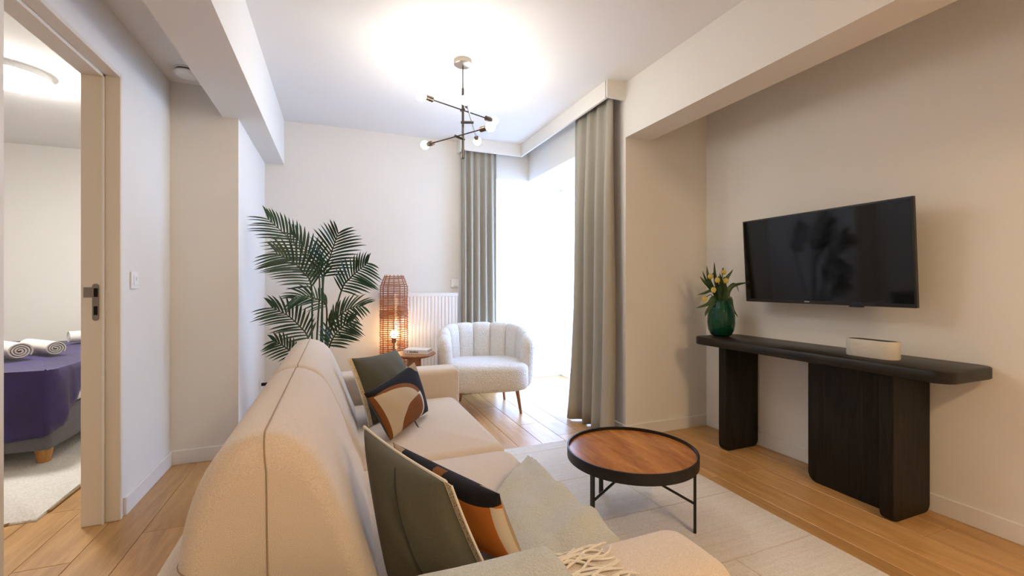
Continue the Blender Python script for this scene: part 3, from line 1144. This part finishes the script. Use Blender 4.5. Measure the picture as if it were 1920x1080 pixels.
for u, v, off, tip in ((1321, 559, -0.02, -1), (1332, 520, 0.0, 1), (1345, 527, -0.07, 1), (1357, 512, 0.0, 1), (1361, 528, -0.06, 1), (1338, 542, -0.08, -1)):
    p = P(u, v, vt + off)
    st = MB().tube(catmull([(vx, vy, 0.80), (vx * .5 + p.x * .5, vy * .5 + p.y * .5, max(p.z, 1.0) + 0.01), p], 6), 0.003, 6).build('stem', 'palm_stem', bou)
    mb = MB()
    for k in range(6):
        a = k * math.pi / 3
        r_ = 0.011
        cpt = []
        for j in range(6):
            s = j / 5
            rr = r_ * math.sin(math.pi * (0.15 + 0.75 * s)) + 0.001
            cpt.append(p + Vector((rr * math.cos(a), rr * math.sin(a), tip * 0.038 * (s - .3))))
        blade(mb, cpt, 0.010, (math.cos(a), math.sin(a), 0.01))
    mb.build('flower', 'tulip_petal', bou, smooth=True, fix=False)

# ------------------------------------------------------------------ television
tv = thing('television', 'flat black television tilted forward on the wall above the console', 'television', (2.65, 1.73, 1.25))
TLc, TRc, BRc, BLc = Vector((2.510, 2.137, 1.516)), Vector((2.510, 1.208, 1.516)), Vector((2.544, 1.208, 0.986)), Vector((2.544, 2.137, 0.986))
nrm = (TRc - TLc).cross(BLc - TLc).normalized()
if nrm.x > 0:
    nrm = -nrm


def quad_slab(q, d0, d1, name, mat, parent, bevel=0.0):
    v8 = [p + nrm * d0 for p in q] + [p + nrm * d1 for p in q]
    return MB().add(v8, [(0, 1, 2, 3), (7, 6, 5, 4), (0, 4, 5, 1), (1, 5, 6, 2), (2, 6, 7, 3), (3, 7, 4, 0)]).build(name, mat, parent, bevel=bevel, seg=2)


q = [TLc, TRc, BRc, BLc]


def inset_q(a, b_, c_, d_):
    ex = (TRc - TLc).normalized()
    ez = (TLc - BLc).normalized()
    return [TLc + ex * a - ez * b_, TRc - ex * c_ - ez * b_, BRc - ex * c_ + ez * d_, BLc + ex * a + ez * d_]


quad_slab(q, -0.022, 0.0, 'housing', 'tv_bezel', tv, 0.002)
quad_slab(inset_q(0.009, 0.009, 0.009, 0.02), -0.001, 0.0008, 'screen', 'tv_screen', tv)
ex, ez = (TRc - TLc).normalized(), (TLc - BLc).normalized()
mid = (BLc + BRc) / 2 + ez * 0.010 - ex * 0.07
rndl = random.Random(2)
mb = MB()
for k in range(7):
    p0 = mid + ex * (k * 0.0042) + nrm * 0.0012
    mb.add([p0, p0 + ex * 0.003, p0 + ex * 0.003 + ez * 0.006, p0 + ez * 0.006], [(0, 1, 2, 3)])
mb.build('maker_mark', 'logo_grey', tv, fix=False)
bmid = (BLc + BRc) / 2 + ex * 0.2
v8 = [bmid + ex * a - ez * b_ + nrm * c for c in (-0.018, -0.002) for a, b_ in ((-.035, -0.002), (.035, -0.002), (.032, 0.008), (-.032, 0.008))]
MB().add(v8, [(0, 1, 2, 3), (7, 6, 5, 4), (0, 4, 5, 1), (1, 5, 6, 2), (2, 6, 7, 3), (3, 7, 4, 0)]).build('sensor', 'tv_bezel', tv)
MB().box(2.57, 2.67, 1.60, 1.72, 1.18, 1.30).box(2.67, XR - 0.0005, 1.55, 1.77, 1.12, 1.36).build('wall_mount', 'black_metal', tv)

# ------------------------------------------------------------------ curtains


def curtain(name, label, p0, p1, inward, ztop, nf, seed, flare, amp=0.035, bunch=None):
    """hanging cloth from p0 to p1 (floor plan), folds pointing along inward"""
    rnd = random.Random(seed)
    p0, p1, inw = Vector(p0), Vector(p1), Vector(inward)
    ph = [rnd.uniform(-0.5, 0.5) for _ in range(nf + 2)]
    am = [rnd.uniform(0.55, 1.1) for _ in range(nf + 2)]
    NS, NV = nf * 14, 26
    rings = []
    for j in range(NV + 1):
        f = j / NV                       # 0 top, 1 bottom
        z = ztop + (0.008 - ztop) * f
        rg = []
        for i in range(NS + 1):
            s = i / NS
            sf = s + 0.016 * math.sin(5 * s + 3 * f + seed) * f
            x = sf * nf
            k = int(min(max(x, 0), nf))
            w = x - k
            a = am[k] * (1 - w) + am[min(k + 1, nf + 1)] * w
            q_ = ph[k] * (1 - w) + ph[min(k + 1, nf + 1)] * w
            top = 0.45 + 0.55 * min(1, f * 3)
            sn = math.sin(2 * math.pi * x + q_ * (0.3 + f))
            d = amp * a * top * (abs(sn) ** 0.75) * (1 if sn > 0 else -1)
            d += 0.006 * math.sin(2 * math.pi * x * 2.3 + seed) * (1 - f) * 0.6
            along = (p1 - p0) * (s + (s - 0.5) * flare * f ** 1.5)
            pnt = p0 + along + inw * (d + 0.02 * f)
            if bunch:
                pnt += inw * bunch * f ** 4 * (0.5 + 0.5 * math.sin(9 * s))
            rg.append((pnt.x, pnt.y, z))
        rings.append(rg)
    o = MB().loft(rings, cap=False, close=False).build(name, 'curtain_linen', smooth=False, fix=False)
    o.data.polygons.foreach_set('use_smooth', [True] * len(o.data.polygons))
    md = o.modifiers.new('thickness', 'SOLIDIFY')
    md.thickness = 0.003
    return tag(o, label, 'curtain', 'linen curtains')


curtain('curtain', 'grey linen curtain hanging beside the radiator, lit cool by the window', (1.165, 4.265, 0), (1.53, 4.265, 0), (0, -1, 0), 2.50, 5, 4, 0.0, 0.034)
curtain('curtain', 'taupe linen curtain hanging against the pillar beside the television recess', (1.855, 2.665, 0), (1.855, 3.22, 0), (-1, 0, 0), 2.50, 4, 9, 0.16, 0.055, 0.05)


def sheer():
    rings = []
    for j in range(2):
        z = (2.19, 0.03)[j]
        rings.append([(1.48 + 1.02 * i / 150, YBAY - 0.06 + 0.012 * math.sin(i * 0.9) + 0.006 * math.sin(i * .37), z) for i in range(151)])
    o = MB().loft(rings, cap=False, close=False).build('sheer_curtain', 'voile', smooth=True, fix=False)
    return tag(o, 'white translucent sheer curtain glowing with daylight in the window bay', 'curtain')


sheer()

# ------------------------------------------------------------------ armchair
ch_c = Vector((1.2335, 3.735, 0))
chair = thing('armchair', 'white boucle tub armchair with channelled back and wooden legs by the window', 'armchair', ch_c)
RZ = math.radians(-12)


def CH(x, y, z):
    return Vector((ch_c.x + x * math.cos(RZ) - y * math.sin(RZ), ch_c.y + x * math.sin(RZ) + y * math.cos(RZ), z))


HW = 0.362


def upath(s):
    """U-shaped plan, s in 0..1 from the viewer's left arm front round the back to the right arm front"""
    arm, arc = 0.19, math.pi * HW * 0.86
    tot = arm * 2 + arc
    d = s * tot
    if d < arm:
        return Vector((-HW, -0.20 + d, 0)), Vector((-1, 0, 0))
    if d > tot - arm:
        return Vector((HW, -0.20 + (tot - d), 0)), Vector((1, 0, 0))
    a = (d - arm) / arc * math.pi
    return Vector((-HW * math.cos(a), -0.01 + HW * 0.92 * math.sin(a), 0)), Vector((-math.cos(a), math.sin(a), 0)).normalized()


NCH = 9
for c in range(NCH):
    rings = []
    for k in range(11):
        w = k / 10
        s = (c + w) / NCH
        p, nr = upath(s)
        e = (1 - abs(2 * w - 1) ** 4)
        ends = 1.0
        if (c == 0):
            ends = min(1, math.sqrt(max(0, 1 - (1 - min(1, w / 0.45)) ** 2)) * 0.75 + 0.25)
        if (c == NCH - 1):
            ends = min(1, math.sqrt(max(0, 1 - (1 - min(1, (1 - w) / 0.45)) ** 2)) * 0.75 + 0.25)
        th = (0.036 + 0.026 * e) * ends
        front = abs(2 * s - 1)
        zt = 0.735 - 0.115 * max(0, (front - 0.35) / 0.65) ** 1.6 - 0.012 * (1 - e) - (1 - ends) * 0.05
        flare = 0.03
        rg = []
        zb = 0.21
        for q_ in range(18):
            a = 2 * math.pi * q_ / 18
            ca, sa = math.cos(a), math.sin(a)
            off = th * (abs(ca) ** 0.8) * (1 if ca > 0 else -1)
            hz = (zt - zb) / 2
            zz = zb + hz + hz * (abs(sa) ** 0.35) * (1 if sa > 0 else -1)
            lean = flare * (zz - zb) / 0.5
            pw = p + nr * (off + lean - 0.02)
            rg.append(CH(pw.x, pw.y, zz))
        rings.append(rg)
    MB().loft(rings).build('back_channel', 'boucle', chair, smooth=True)
# seat
rings = []


def dshape(ins, z, puff=0):
    pts = []
    for k in range(40):
        a = 2 * math.pi * k / 40
        ca, sa = math.cos(a), math.sin(a)
        hx = 0.365 - ins
        x = hx * (abs(ca) ** 0.55) * (1 if ca > 0 else -1)
        y = (0.29 - ins) * (abs(sa) ** 0.75) * (1 if sa > 0 else -1) - 0.03
        if sa < 0:
            y = -0.03 - (0.30 - ins) * (abs(sa) ** 0.5)
        pts.append(CH(x, y, z))
    return pts


for ins, z in ((0.04, 0.195), (0.012, 0.205), (0.0, 0.235), (0.0, 0.37), (0.008, 0.40), (0.035, 0.422), (0.12, 0.434), (0.25, 0.44), (0.285, 0.44)):
    rings.append(dshape(ins, z))
MB().loft(rings).build('seat', 'boucle', chair, smooth=True)
for lx, ly, ox, oy in ((0.25, -0.22, 0.03, -0.03), (-0.25, -0.22, -0.03, -0.03), (0.19, 0.19, 0.02, 0.03), (-0.19, 0.19, -0.02, 0.03)):
    MB().tube([CH(lx + ox, ly + oy, 0.0), CH(lx, ly, 0.21)], [0.011, 0.018], 12).build('leg', 'warm_wood', chair, smooth=True)

# ------------------------------------------------------------------ side table with book
sc_ = Vector((0.605, 3.73, 0))
st = thing('side_table', 'small round walnut side table with a flared pedestal next to the armchair', 'side table', (sc_.x, sc_.y, 0))
MB().lathe([(0.12, 0.487), (0.165, 0.503), (0.178, 0.513), (0.176, 0.520)], 40, (sc_.x, sc_.y, 0)).build('table_top', 'warm_wood', st, smooth=True)
MB().lathe([(0.125, 0.0), (0.125, 0.012), (0.075, 0.06), (0.062, 0.2), (0.054, 0.489)], 32, (sc_.x, sc_.y, 0)).build('pedestal', 'warm_wood', st, smooth=True)


def oriented_box(mb, c, ang, lx, ly, z0, z1):
    ps = []
    for z in (z0, z1):
        for a, b_ in ((-lx, -ly), (lx, -ly), (lx, ly), (-lx, ly)):
            ps.append((c[0] + a * math.cos(ang) - b_ * math.sin(ang), c[1] + a * math.sin(ang) + b_ * math.cos(ang), z))
    return mb.add(ps, [(0, 3, 2, 1), (4, 5, 6, 7), (0, 1, 5, 4), (1, 2, 6, 5), (2, 3, 7, 6), (3, 0, 4, 7)])


bk = thing('book', 'thick white book with black spine lettering on the side table', 'book', (sc_.x + 0.02, sc_.y, 0.521))
ang = math.radians(-30)
bc = (sc_.x + 0.035, sc_.y + 0.01)
oriented_box(MB(), bc, ang, 0.098, 0.068, 0.5235, 0.550).build('pages', 'page_edge', bk)
oriented_box(MB(), bc, ang, 0.102, 0.072, 0.5205, 0.5235).build('back_cover', 'book_paper', bk)
oriented_box(MB(), bc, ang, 0.102, 0.072, 0.550, 0.553).build('front_cover', 'book_paper', bk)
sx = (bc[0] - (-0.072) * math.sin(ang), bc[1] + (-0.072) * math.cos(ang))
oriented_box(MB(), sx, ang, 0.102, 0.0015, 0.5205, 0.553).build('spine', 'book_paper', bk)
mb = MB()
rndb = random.Random(8)
for k in range(9):
    a = -0.055 + k * 0.0095 + (0.0 if k else -0.012)
    cpos = (bc[0] + a * math.cos(ang) + 0.0738 * math.sin(ang), bc[1] + a * math.sin(ang) - 0.0738 * math.cos(ang))
    oriented_box(mb, cpos, ang, 0.0036, 0.0004, 0.531, 0.531 + rndb.choice((0.009, 0.011, 0.013)))
mb.build('spine_lettering', 'print_black', bk)

# ------------------------------------------------------------------ wicker floor lamp
lx_, ly_ = 0.485, 4.13
lamp = thing('wicker_floor_lamp', 'tall cylindrical woven rattan floor lamp glowing warm beside the radiator', 'floor lamp', (lx_, ly_, 0))


def lamp_r(z):
    if z < 0.08:
        return 0.105 + 0.02 * z / 0.08
    if z > 1.08:
        return 0.125 - 0.042 * (z - 1.08) / 0.105
    return 0.125


rl = random.Random(11)
mb = MB()
z = 0.02
while z < 1.185:
    r = lamp_r(z)
    pts = [(lx_ + (r + 0.0025 * math.sin(6 * a + z * 170)) * math.cos(a), ly_ + (r + 0.0025 * math.sin(6 * a + z * 170)) * math.sin(a), z + 0.004 * math.sin(a + z * 40)) for a in [2 * math.pi * k / 28 for k in range(29)]]
    mb.tube(pts, 0.0037, 5, cap=False)
    z += rl.uniform(0.015, 0.019) if not (0.78 < z < 0.86 or 0.2 < z < 0.3) else 0.0085
o = mb.build('woven_rings', 'wicker', lamp, smooth=True)
for k in range(14):
    a = 2 * math.pi * k / 14 + 0.1
    pts = [(lx_ + (lamp_r(zz) - 0.004) * math.cos(a), ly_ + (lamp_r(zz) - 0.004) * math.sin(a), zz) for zz in (0.01, 0.08, 0.4, 0.7, 1.0, 1.08, 1.185)]
    MB().tube(pts, 0.0038, 6).build('rib', 'wicker', lamp)
MB().lathe([(0.1, 0.0), (0.1, 0.02)], 28, (lx_, ly_, 0)).build('base', 'black_metal', lamp)
MB().lathe([(0.008, 0.02), (0.008, 0.56), (0.02, 0.562), (0.02, 0.61)], 14, (lx_, ly_, 0)).build('lamp_holder', 'black_metal', lamp)
MB().sphere((lx_, ly_, 0.643), 0.033, 16, 1.1).build('bulb', 'wicker_bulb_glow', lamp, smooth=True)

# ------------------------------------------------------------------ radiator, thermostat, switches, detector
rad = thing('radiator', 'white ribbed panel radiator on the wall behind the armchair', 'radiator', (0.82, YB - 0.06, 0.15))
rx0, rx1, rz0, rz1 = 0.50, 1.118, 0.15, 1.015
ry = YB - 0.095
MB().box(rx0, rx1, ry + 0.012, YB - 0.025, rz0, rz1 - 0.01).build('body', 'radiator_enamel', rad)
mb = MB()
nchan = 18
pw = (rx1 - rx0) / nchan
prof = []
for k in range(nchan):
    x = rx0 + k * pw
    prof += [(x, ry + 0.006), (x + pw * .12, ry + 0.006), (x + pw * .34, ry), (x + pw * .78, ry)]
prof += [(rx1, ry + 0.012), (rx1, ry + 0.02), (rx0, ry + 0.02)]
mb.loft([[(x, y, rz0 + 0.03) for x, y in prof], [(x, y, rz1 - 0.035) for x, y in prof]])
mb.build('ribbed_panel', 'radiator_enamel', rad)
MB().box(rx0 - 0.003, rx1 + 0.003, ry + 0.002, YB - 0.024, rz1 - 0.035, rz1).build('top_grille', 'radiator_enamel', rad, bevel=0.003)
MB().box(rx0, rx1, ry + 0.004, YB - 0.03, rz0, rz0 + 0.03).build('bottom_rail', 'radiator_enamel', rad, bevel=0.003)
for x in (rx0 + .1, rx1 - .1):
    MB().box(x - .015, x + .015, YB - 0.03, YB - 0.0005, 0.3, 0.9).build('bracket', 'radiator_enamel', rad)

tp = P(852, 531, YB / (C_ - S_ * (852 - CX) / F))
th_ = thing('thermostat', 'small white thermostat box on the wall above the radiator', 'thermostat', (tp.x, YB, tp.z))
MB().box(tp.x - 0.04, tp.x + 0.04, YB - 0.022, YB - 0.0005, tp.z - 0.04, tp.z + 0.04).build('case', 'white_plastic', th_, bevel=0.004)
MB().box(tp.x - 0.012, tp.x + 0.028, YB - 0.0235, YB - 0.0215, tp.z - 0.034, tp.z - 0.026).build('display_slot', 'logo_grey', th_)

sw = thing('light_switch', 'white rocker light switch on the wall next to the bedroom doorway', 'light switch', (XL, 2.725, 1.12))
MB().box(XL + 0.0005, XL + 0.009, 2.685, 2.765, 1.078, 1.162).build('plate', 'white_plastic', sw, bevel=0.002)
MB().box(XL + 0.008, XL + 0.012, 2.703, 2.747, 1.096, 1.144).build('rocker', 'white_plastic', sw, bevel=0.0015)
MB().box(XL + 0.0115, XL + 0.0125, 2.72, 2.73, 1.118, 1.136).build('rocker_mark', 'logo_grey', sw)

so = thing('wall_socket', 'white wall socket with black plug low on the pillar behind the sofa', 'socket', (XL2, 4.1, 0.3))
sk = P(495, 706, 3.9)
MB().box(XL2 + 0.0005, XL2 + 0.008, 4.06, 4.14, sk.z - 0.04, sk.z + 0.04).build('plate', 'white_plastic', so, bevel=0.002)
MB().tube([(XL2 + 0.008, 4.10, sk.z), (XL2 + 0.05, 4.10, sk.z)], 0.013, 10).build('plug', 'void', so)

dp = Vector((-0.80, 3.03, ZL))
sd = thing('smoke_detector', 'round white ceiling detector with a dark gap ring above the corridor corner', 'smoke detector', dp)
MB().lathe([(0.062, -0.0005), (0.064, -0.010)], 32, dp).build('mount', 'white_plastic', sd, smooth=True)
MB().lathe([(0.058, -0.010), (0.058, -0.018)], 32, dp).build('gap_ring', 'void', sd)
MB().lathe([(0.064, -0.018), (0.066, -0.026), (0.055, -0.040), (0.03, -0.044)], 32, dp).build('cover', 'white_plastic', sd, smooth=True)

# ------------------------------------------------------------------ chandelier
cp = Vector((0.757, 2.75, ZC))
chn = thing('chandelier', 'bronze chandelier with three crossed arms and six globe bulbs on a rod', 'chandelier', cp)
MB().lathe([(0.058, -0.0005), (0.058, -0.028), (0.052, -0.032)], 36, cp).build('canopy', 'canopy_metal', chn, smooth=True)
MB().tube([cp + Vector((0, 0, -0.03)), Vector((cp.x, cp.y, 2.345))], 0.0035, 8).build('drop_rod', 'dark_bronze', chn)
MB().lathe([(0.004, 2.375), (0.008, 2.365), (0.008, 1.975), (0.0105, 1.973), (0.0105, 1.915)], 14, (cp.x, cp.y, 0)).build('stem', 'dark_bronze', chn, smooth=True)


def PT(u, t, z):
    p = P(u, 500, t)
    return Vector((p.x, p.y, z))


for z, (u0, t0), (u1, t1) in ((2.232, (790, 2.63), (927, 3.033)), (2.149, (873, 2.493), (895, 3.21)), (2.042, (797, 2.96), (920, 2.618))):
    e0, e1 = PT(u0, t0, z), PT(u1, t1, z)
    d = (e1 - e0).normalized()
    arm = MB().tube([e0 + d * 0.075, e1 - d * 0.075], 0.0042, 8).build('arm', 'dark_bronze', chn)
    # knuckle between stem and arm
    w = Vector((cp.x, cp.y, z))
    near = e0 + d * (w - e0).dot(d)
    side = (near - w)
    if side.length < 0.012:
        side = Vector((-d.y, d.x, 0)) * 0.02
    MB().tube([w - side.normalized() * 0.012, near + side.normalized() * 0.012], 0.0085, 10).build('knuckle', 'dark_bronze', arm)
    for e, s in ((e0, 1), (e1, -1)):
        MB().tube([e + d * s * 0.026, e + d * s * 0.078], 0.0165, 14).build('socket', 'bronze_metal', arm, smooth=True)
        MB().sphere(e, 0.028, 18).build('bulb', 'bulb_glow', arm, smooth=True)

# unseen lamp added behind the viewer to warm the surfaces facing the camera
rl_ = thing('ceiling_lamp', 'added unseen flush ceiling lamp with a warm opal disc, lighting the living room from the rear', 'ceiling lamp', (1.35, -1.1, ZC))
MB().lathe([(0.20, -0.0005), (0.20, -0.03)], 40, (1.35, -1.1, ZC)).build('housing', 'white_plastic', rl_)
MB().lathe([(0.19, -0.031), (0.18, -0.05), (0.12, -0.06)], 40, (1.35, -1.1, ZC)).build('diffuser', 'added_lamp_glow', rl_, smooth=True)

# ------------------------------------------------------------------ palm
pb = Vector((-0.13, 3.50, 0))
palm = thing('potted_palm', 'tall potted palm with feathery dark green fronds in the corner', 'palm', pb)
MB().lathe([(0.11, 0.0), (0.135, 0.03), (0.15, 0.26), (0.15, 0.28), (0.135, 0.28), (0.13, 0.24)], 32, pb).build('pot', 'terracotta_pot', palm, smooth=True)
MB().lathe([(0.131, 0.20), (0.131, 0.25)], 32, pb).build('soil', 'soil', palm)


def frond(pxs, t0, t1, Lm, seed, tilt=0.0, nl=22, lean=0.75, bare=0.3):
    """pinnate leaf: pixel way points of the rachis from stalk to tip, at forward distances t0..t1"""
    rnd = random.Random(seed)
    M = len(pxs)
    way = [P(u, v, t0 + (t1 - t0) * i / (M - 1)) for i, (u, v) in enumerate(pxs)]
    root = Vector((pb.x + rnd.uniform(-0.05, 0.05), pb.y + rnd.uniform(-0.05, 0.05), 0.25))
    mids = [root.lerp(way[0], 0.55) + Vector((rnd.uniform(-.015, .015), 0, 0))]
    full = catmull([root] + mids + way, 8)
    fr = MB().tube(full, [0.0075 * (1 - 0.8 * i / (len(full) - 1)) + 0.001 for i in range(len(full))], 6).build('frond', 'palm_stem', palm, smooth=True)
    crv = catmull(way, 16)
    lens = [0]
    for i in range(1, len(crv)):
        lens.append(lens[-1] + (crv[i] - crv[i - 1]).length)
    mb = MB()
    view = (Vector((0, 0, EYE)) - way[M // 2]).normalized()
    nrm_ = (view + Vector((0, 0, tilt))).normalized()
    for k in range(nl):
        f = k / (nl - 1)
        d = f * lens[-1]
        i = max(j for j in range(len(lens)) if lens[j] <= d + 1e-9)
        i = min(i, len(crv) - 2)
        p = crv[i].lerp(crv[i + 1], (d - lens[i]) / max(1e-6, lens[i + 1] - lens[i]))
        t = (crv[i + 1] - crv[i]).normalized()
        for sd_ in (-1, 1):
            s = t.cross(nrm_).normalized() * sd_
            Ll = Lm * (0.55 + 0.45 * math.sin(math.pi * (0.15 + 0.75 * f))) * rnd.uniform(0.9, 1.08)
            if f > 0.85:
                Ll *= 0.85
            fw = lean + 0.9 * f * f
            dr = (s + t * fw + nrm_ * rnd.uniform(0.0, 0.3)).normalized()
            pts = []
            for j in range(6):
                q = j / 5
                pts.append(p + dr * Ll * q + t * Ll * 0.12 * q * q + Vector((0, 0, -1)) * Ll * 0.26 * q * q)
            blade(mb, pts, 0.0078 * rnd.uniform(0.85, 1.15), nrm_ + Vector((rnd.uniform(-.35, .35), rnd.uniform(-.2, .2), rnd.uniform(-.1, .5))))
    mb.v = [(max(x, XL2 + 0.012 + 0.004 * math.sin(z * 60)), y, z) for x, y, z in mb.v]   # tips rest against the pillar
    mb.build('leaflets', 'palm_leaf', fr, smooth=True, fix=False)


frond([(598, 515), (572, 480), (540, 445), (504, 412)], 3.15, 3.05, 0.22, 1, 0.5, 19, 0.75)
frond([(607, 518), (616, 490), (625, 463), (634, 438)], 3.1, 2.95, 0.24, 2, 0.0, 15, 0.7)
frond([(640, 545), (656, 522), (672, 507), (688, 494)], 3.1, 2.9, 0.21, 3, 0.2, 14, 0.7)
frond([(584, 538), (568, 510), (548, 490), (520, 476)], 2.98, 2.85, 0.22, 4, 0.3, 15, 0.6)
frond([(612, 575), (592, 560), (572, 555), (552, 560)], 3.0, 2.9, 0.15, 5, 0.9, 13, 0.6)
frond([(578, 634), (562, 612), (540, 592), (512, 578)], 2.98, 2.9, 0.19, 6, 0.5, 14, 0.6)
frond([(618, 612), (636, 592), (656, 578), (678, 574)], 3.05, 2.95, 0.17, 7, 0.7, 14, 0.6)
frond([(618, 648), (628, 628), (642, 612), (660, 602)], 2.95, 2.85, 0.17, 8, 0.2, 12, 0.6)
frond([(556, 668), (540, 655), (526, 645), (514, 640)], 3.0, 2.9, 0.13, 9, 0.3, 10, 0.6)
frond([(604, 520), (590, 488), (570, 462), (548, 440)], 3.35, 3.3, 0.20, 10, 0.3, 14, 0.6)

# ------------------------------------------------------------------ bedroom
bx0_, bx1_, by0_, by1_ = -3.1, -1.60, 3.47, 5.5
bed = thing('bed', 'upholstered grey bed base with white mattress on wooden legs', 'bed', (-2.3, 4.5, 0))
bm_obj(rbox(bx0_, bx1_, by0_, by1_, 0.10, 0.31, 0.025, 3), 'base', 'bed_upholstery', bed)
bm_obj(rbox(bx0_ + .01, bx1_ - .01, by0_ + .01, by1_, 0.312, 0.565, 0.05, 4), 'mattress', 'bed_linen', bed)
for x in (bx0_ + .1, bx1_ - .07):
    for y in (by0_ + .09, by1_ - .1):
        MB().lathe([(0.030, 0.0125), (0.044, 0.102)], 14, (x, y, 0)).build('leg', 'honey_leg', bed, smooth=True)


def bed_throw():
    mb = MB()
    zt = 0.578
    r = 0.05
    per = []     # (x, y, outward nx, ny, hang)
    xs_ = [bx0_ + 0.02 + (bx1_ - r - bx0_ - 0.02) * k / 40 for k in range(41)]
    for k, x in enumerate(xs_):
        per.append((x, by0_ - 0.006, 0, -1, 0.40 + 0.012 * math.sin(x * 9)))
    for k in range(1, 8):
        a = -math.pi / 2 + math.pi / 2 * k / 8
        per.append((bx1_ - r + (r + 0.006) * math.cos(a), by0_ + r + (r + 0.006) * math.sin(a), math.cos(a), math.sin(a), 0.40 - 0.05 * k / 8))
    for k in range(24):
        f = k / 23
        per.append((bx1_ + 0.006, by0_ + r + 0.72 * f, 1, 0, max(0.045, 0.35 - 0.62 * f)))
    rings = []
    inner = Vector((-2.35, 4.9, zt + 0.006))
    for i, (x, y, nx, ny, hg) in enumerate(per):
        col = []
        edge = Vector((x, y, 0))
        inn = Vector((min(x, bx1_ - 0.45) if nx < .5 else bx1_ - 0.75, 5.25 if nx < .5 else y, 0))
        if nx >= .5:
            inn = Vector((bx1_ - 0.55, min(5.25, y + 1.0), 0))
        for k in range(8):
            s = k / 8
            p = inn.lerp(edge, s)
            col.append((p.x, p.y, zt + 0.008 + 0.006 * math.sin(p.x * 11 + p.y * 7) * (1 - s)))
        for k in range(9):
            s = k / 8
            fold = 0.016 * s * (math.sin(i * 0.55) + 0.5 * math.sin(i * 1.3))
            dn = hg * s
            rr = 0.03
            o_ = min(1, dn / rr)
            col.append((x + nx * (0.006 + abs(fold) + 0.012 * o_), y + ny * (0.006 + abs(fold) + 0.012 * o_), zt + 0.005 - dn))
        rings.append(col)
    mb.loft(rings, cap=False, close=False)
    o = mb.build('bed_throw', 'velvet_purple', smooth=True, fix=False)
    o.data.polygons.foreach_set('use_smooth', [True] * len(o.data.polygons))
    md = o.modifiers.new('thickness', 'SOLIDIFY')
    md.thickness = 0.006
    md.offset = 0
    return tag(o, 'deep purple velvet throw hanging over the foot of the bed', 'bedspread')


bed_throw()


def towel(c, ang, L_, r, label, lift=0.0):
    root = thing('rolled_towel', label, 'towel', c, 'rolled towels on the bed')
    c = Vector(c)
    ax = Vector((math.cos(ang), math.sin(ang), 0))
    sd_ = Vector((-ax.y, ax.x, 0))
    sect = []
    turns = 3.6
    nn = 74
    outer, innr = [], []
    for k in range(nn + 1):
        a = turns * 2 * math.pi * k / nn
        rr = r * (0.16 + 0.84 * k / nn)
        outer.append((rr * math.cos(a), rr * math.sin(a)))
        innr.append(((rr - r * 0.15) * math.cos(a), (rr - r * 0.15) * math.sin(a)))
    sec = outer + innr[::-1]
    rings = []
    for s in (-L_ / 2, 0, L_ / 2):
        rings.append([c + ax * s + sd_ * p[0] + Vector((0, 0, r + p[1] * 0.86 + lift)) for p in sec])
    MB().loft(rings).build('roll', 'towel', root, smooth=True)


tdir = math.atan2(0.71, -0.70)
towel((-1.95 - 0.14, 3.90 + 0.142, 0.592), tdir, 0.40, 0.066, 'rolled cream towel with its spiral end showing on the purple throw')
towel((-1.985, 4.20, 0.592), math.atan2(0.46, -0.45), 0.42, 0.058, 'rolled cream towel lying behind the spiral-ended roll on the purple throw')
towel((-1.93, 4.93, 0.592), math.atan2(0.26, 0.37), 0.42, 0.062, 'rolled cream towel lying apart on the purple throw near the door frame')

rb = rug('bedroom_rug', -3.3, -1.295, 2.70, 5.2, 0.012, 'bedroom_rug_wool', 'thick off-white rug with a brown edge under the bed', 0.004, False)
MB().tube([(-3.3, 2.695, 0.006), (-1.40, 2.695, 0.006), (-1.29, 2.79, 0.006), (-1.29, 5.2, 0.006)], 0.006, 6).build('binding', 'rug_binding', rb)

blp = Vector((-2.02, 3.93, 2.52))
bl_ = thing('ceiling_lamp', 'round white flush ceiling lamp glowing in the bedroom', 'ceiling lamp', blp)
MB().lathe([(0.20, -0.0005), (0.20, -0.035), (0.212, -0.036), (0.212, -0.042)], 48, blp).build('housing', 'white_plastic', bl_, smooth=True)
MB().lathe([(0.205, -0.043), (0.20, -0.075), (0.17, -0.09), (0.1, -0.095)], 48, blp).build('diffuser', 'bed_lamp_glow', bl_, smooth=True)
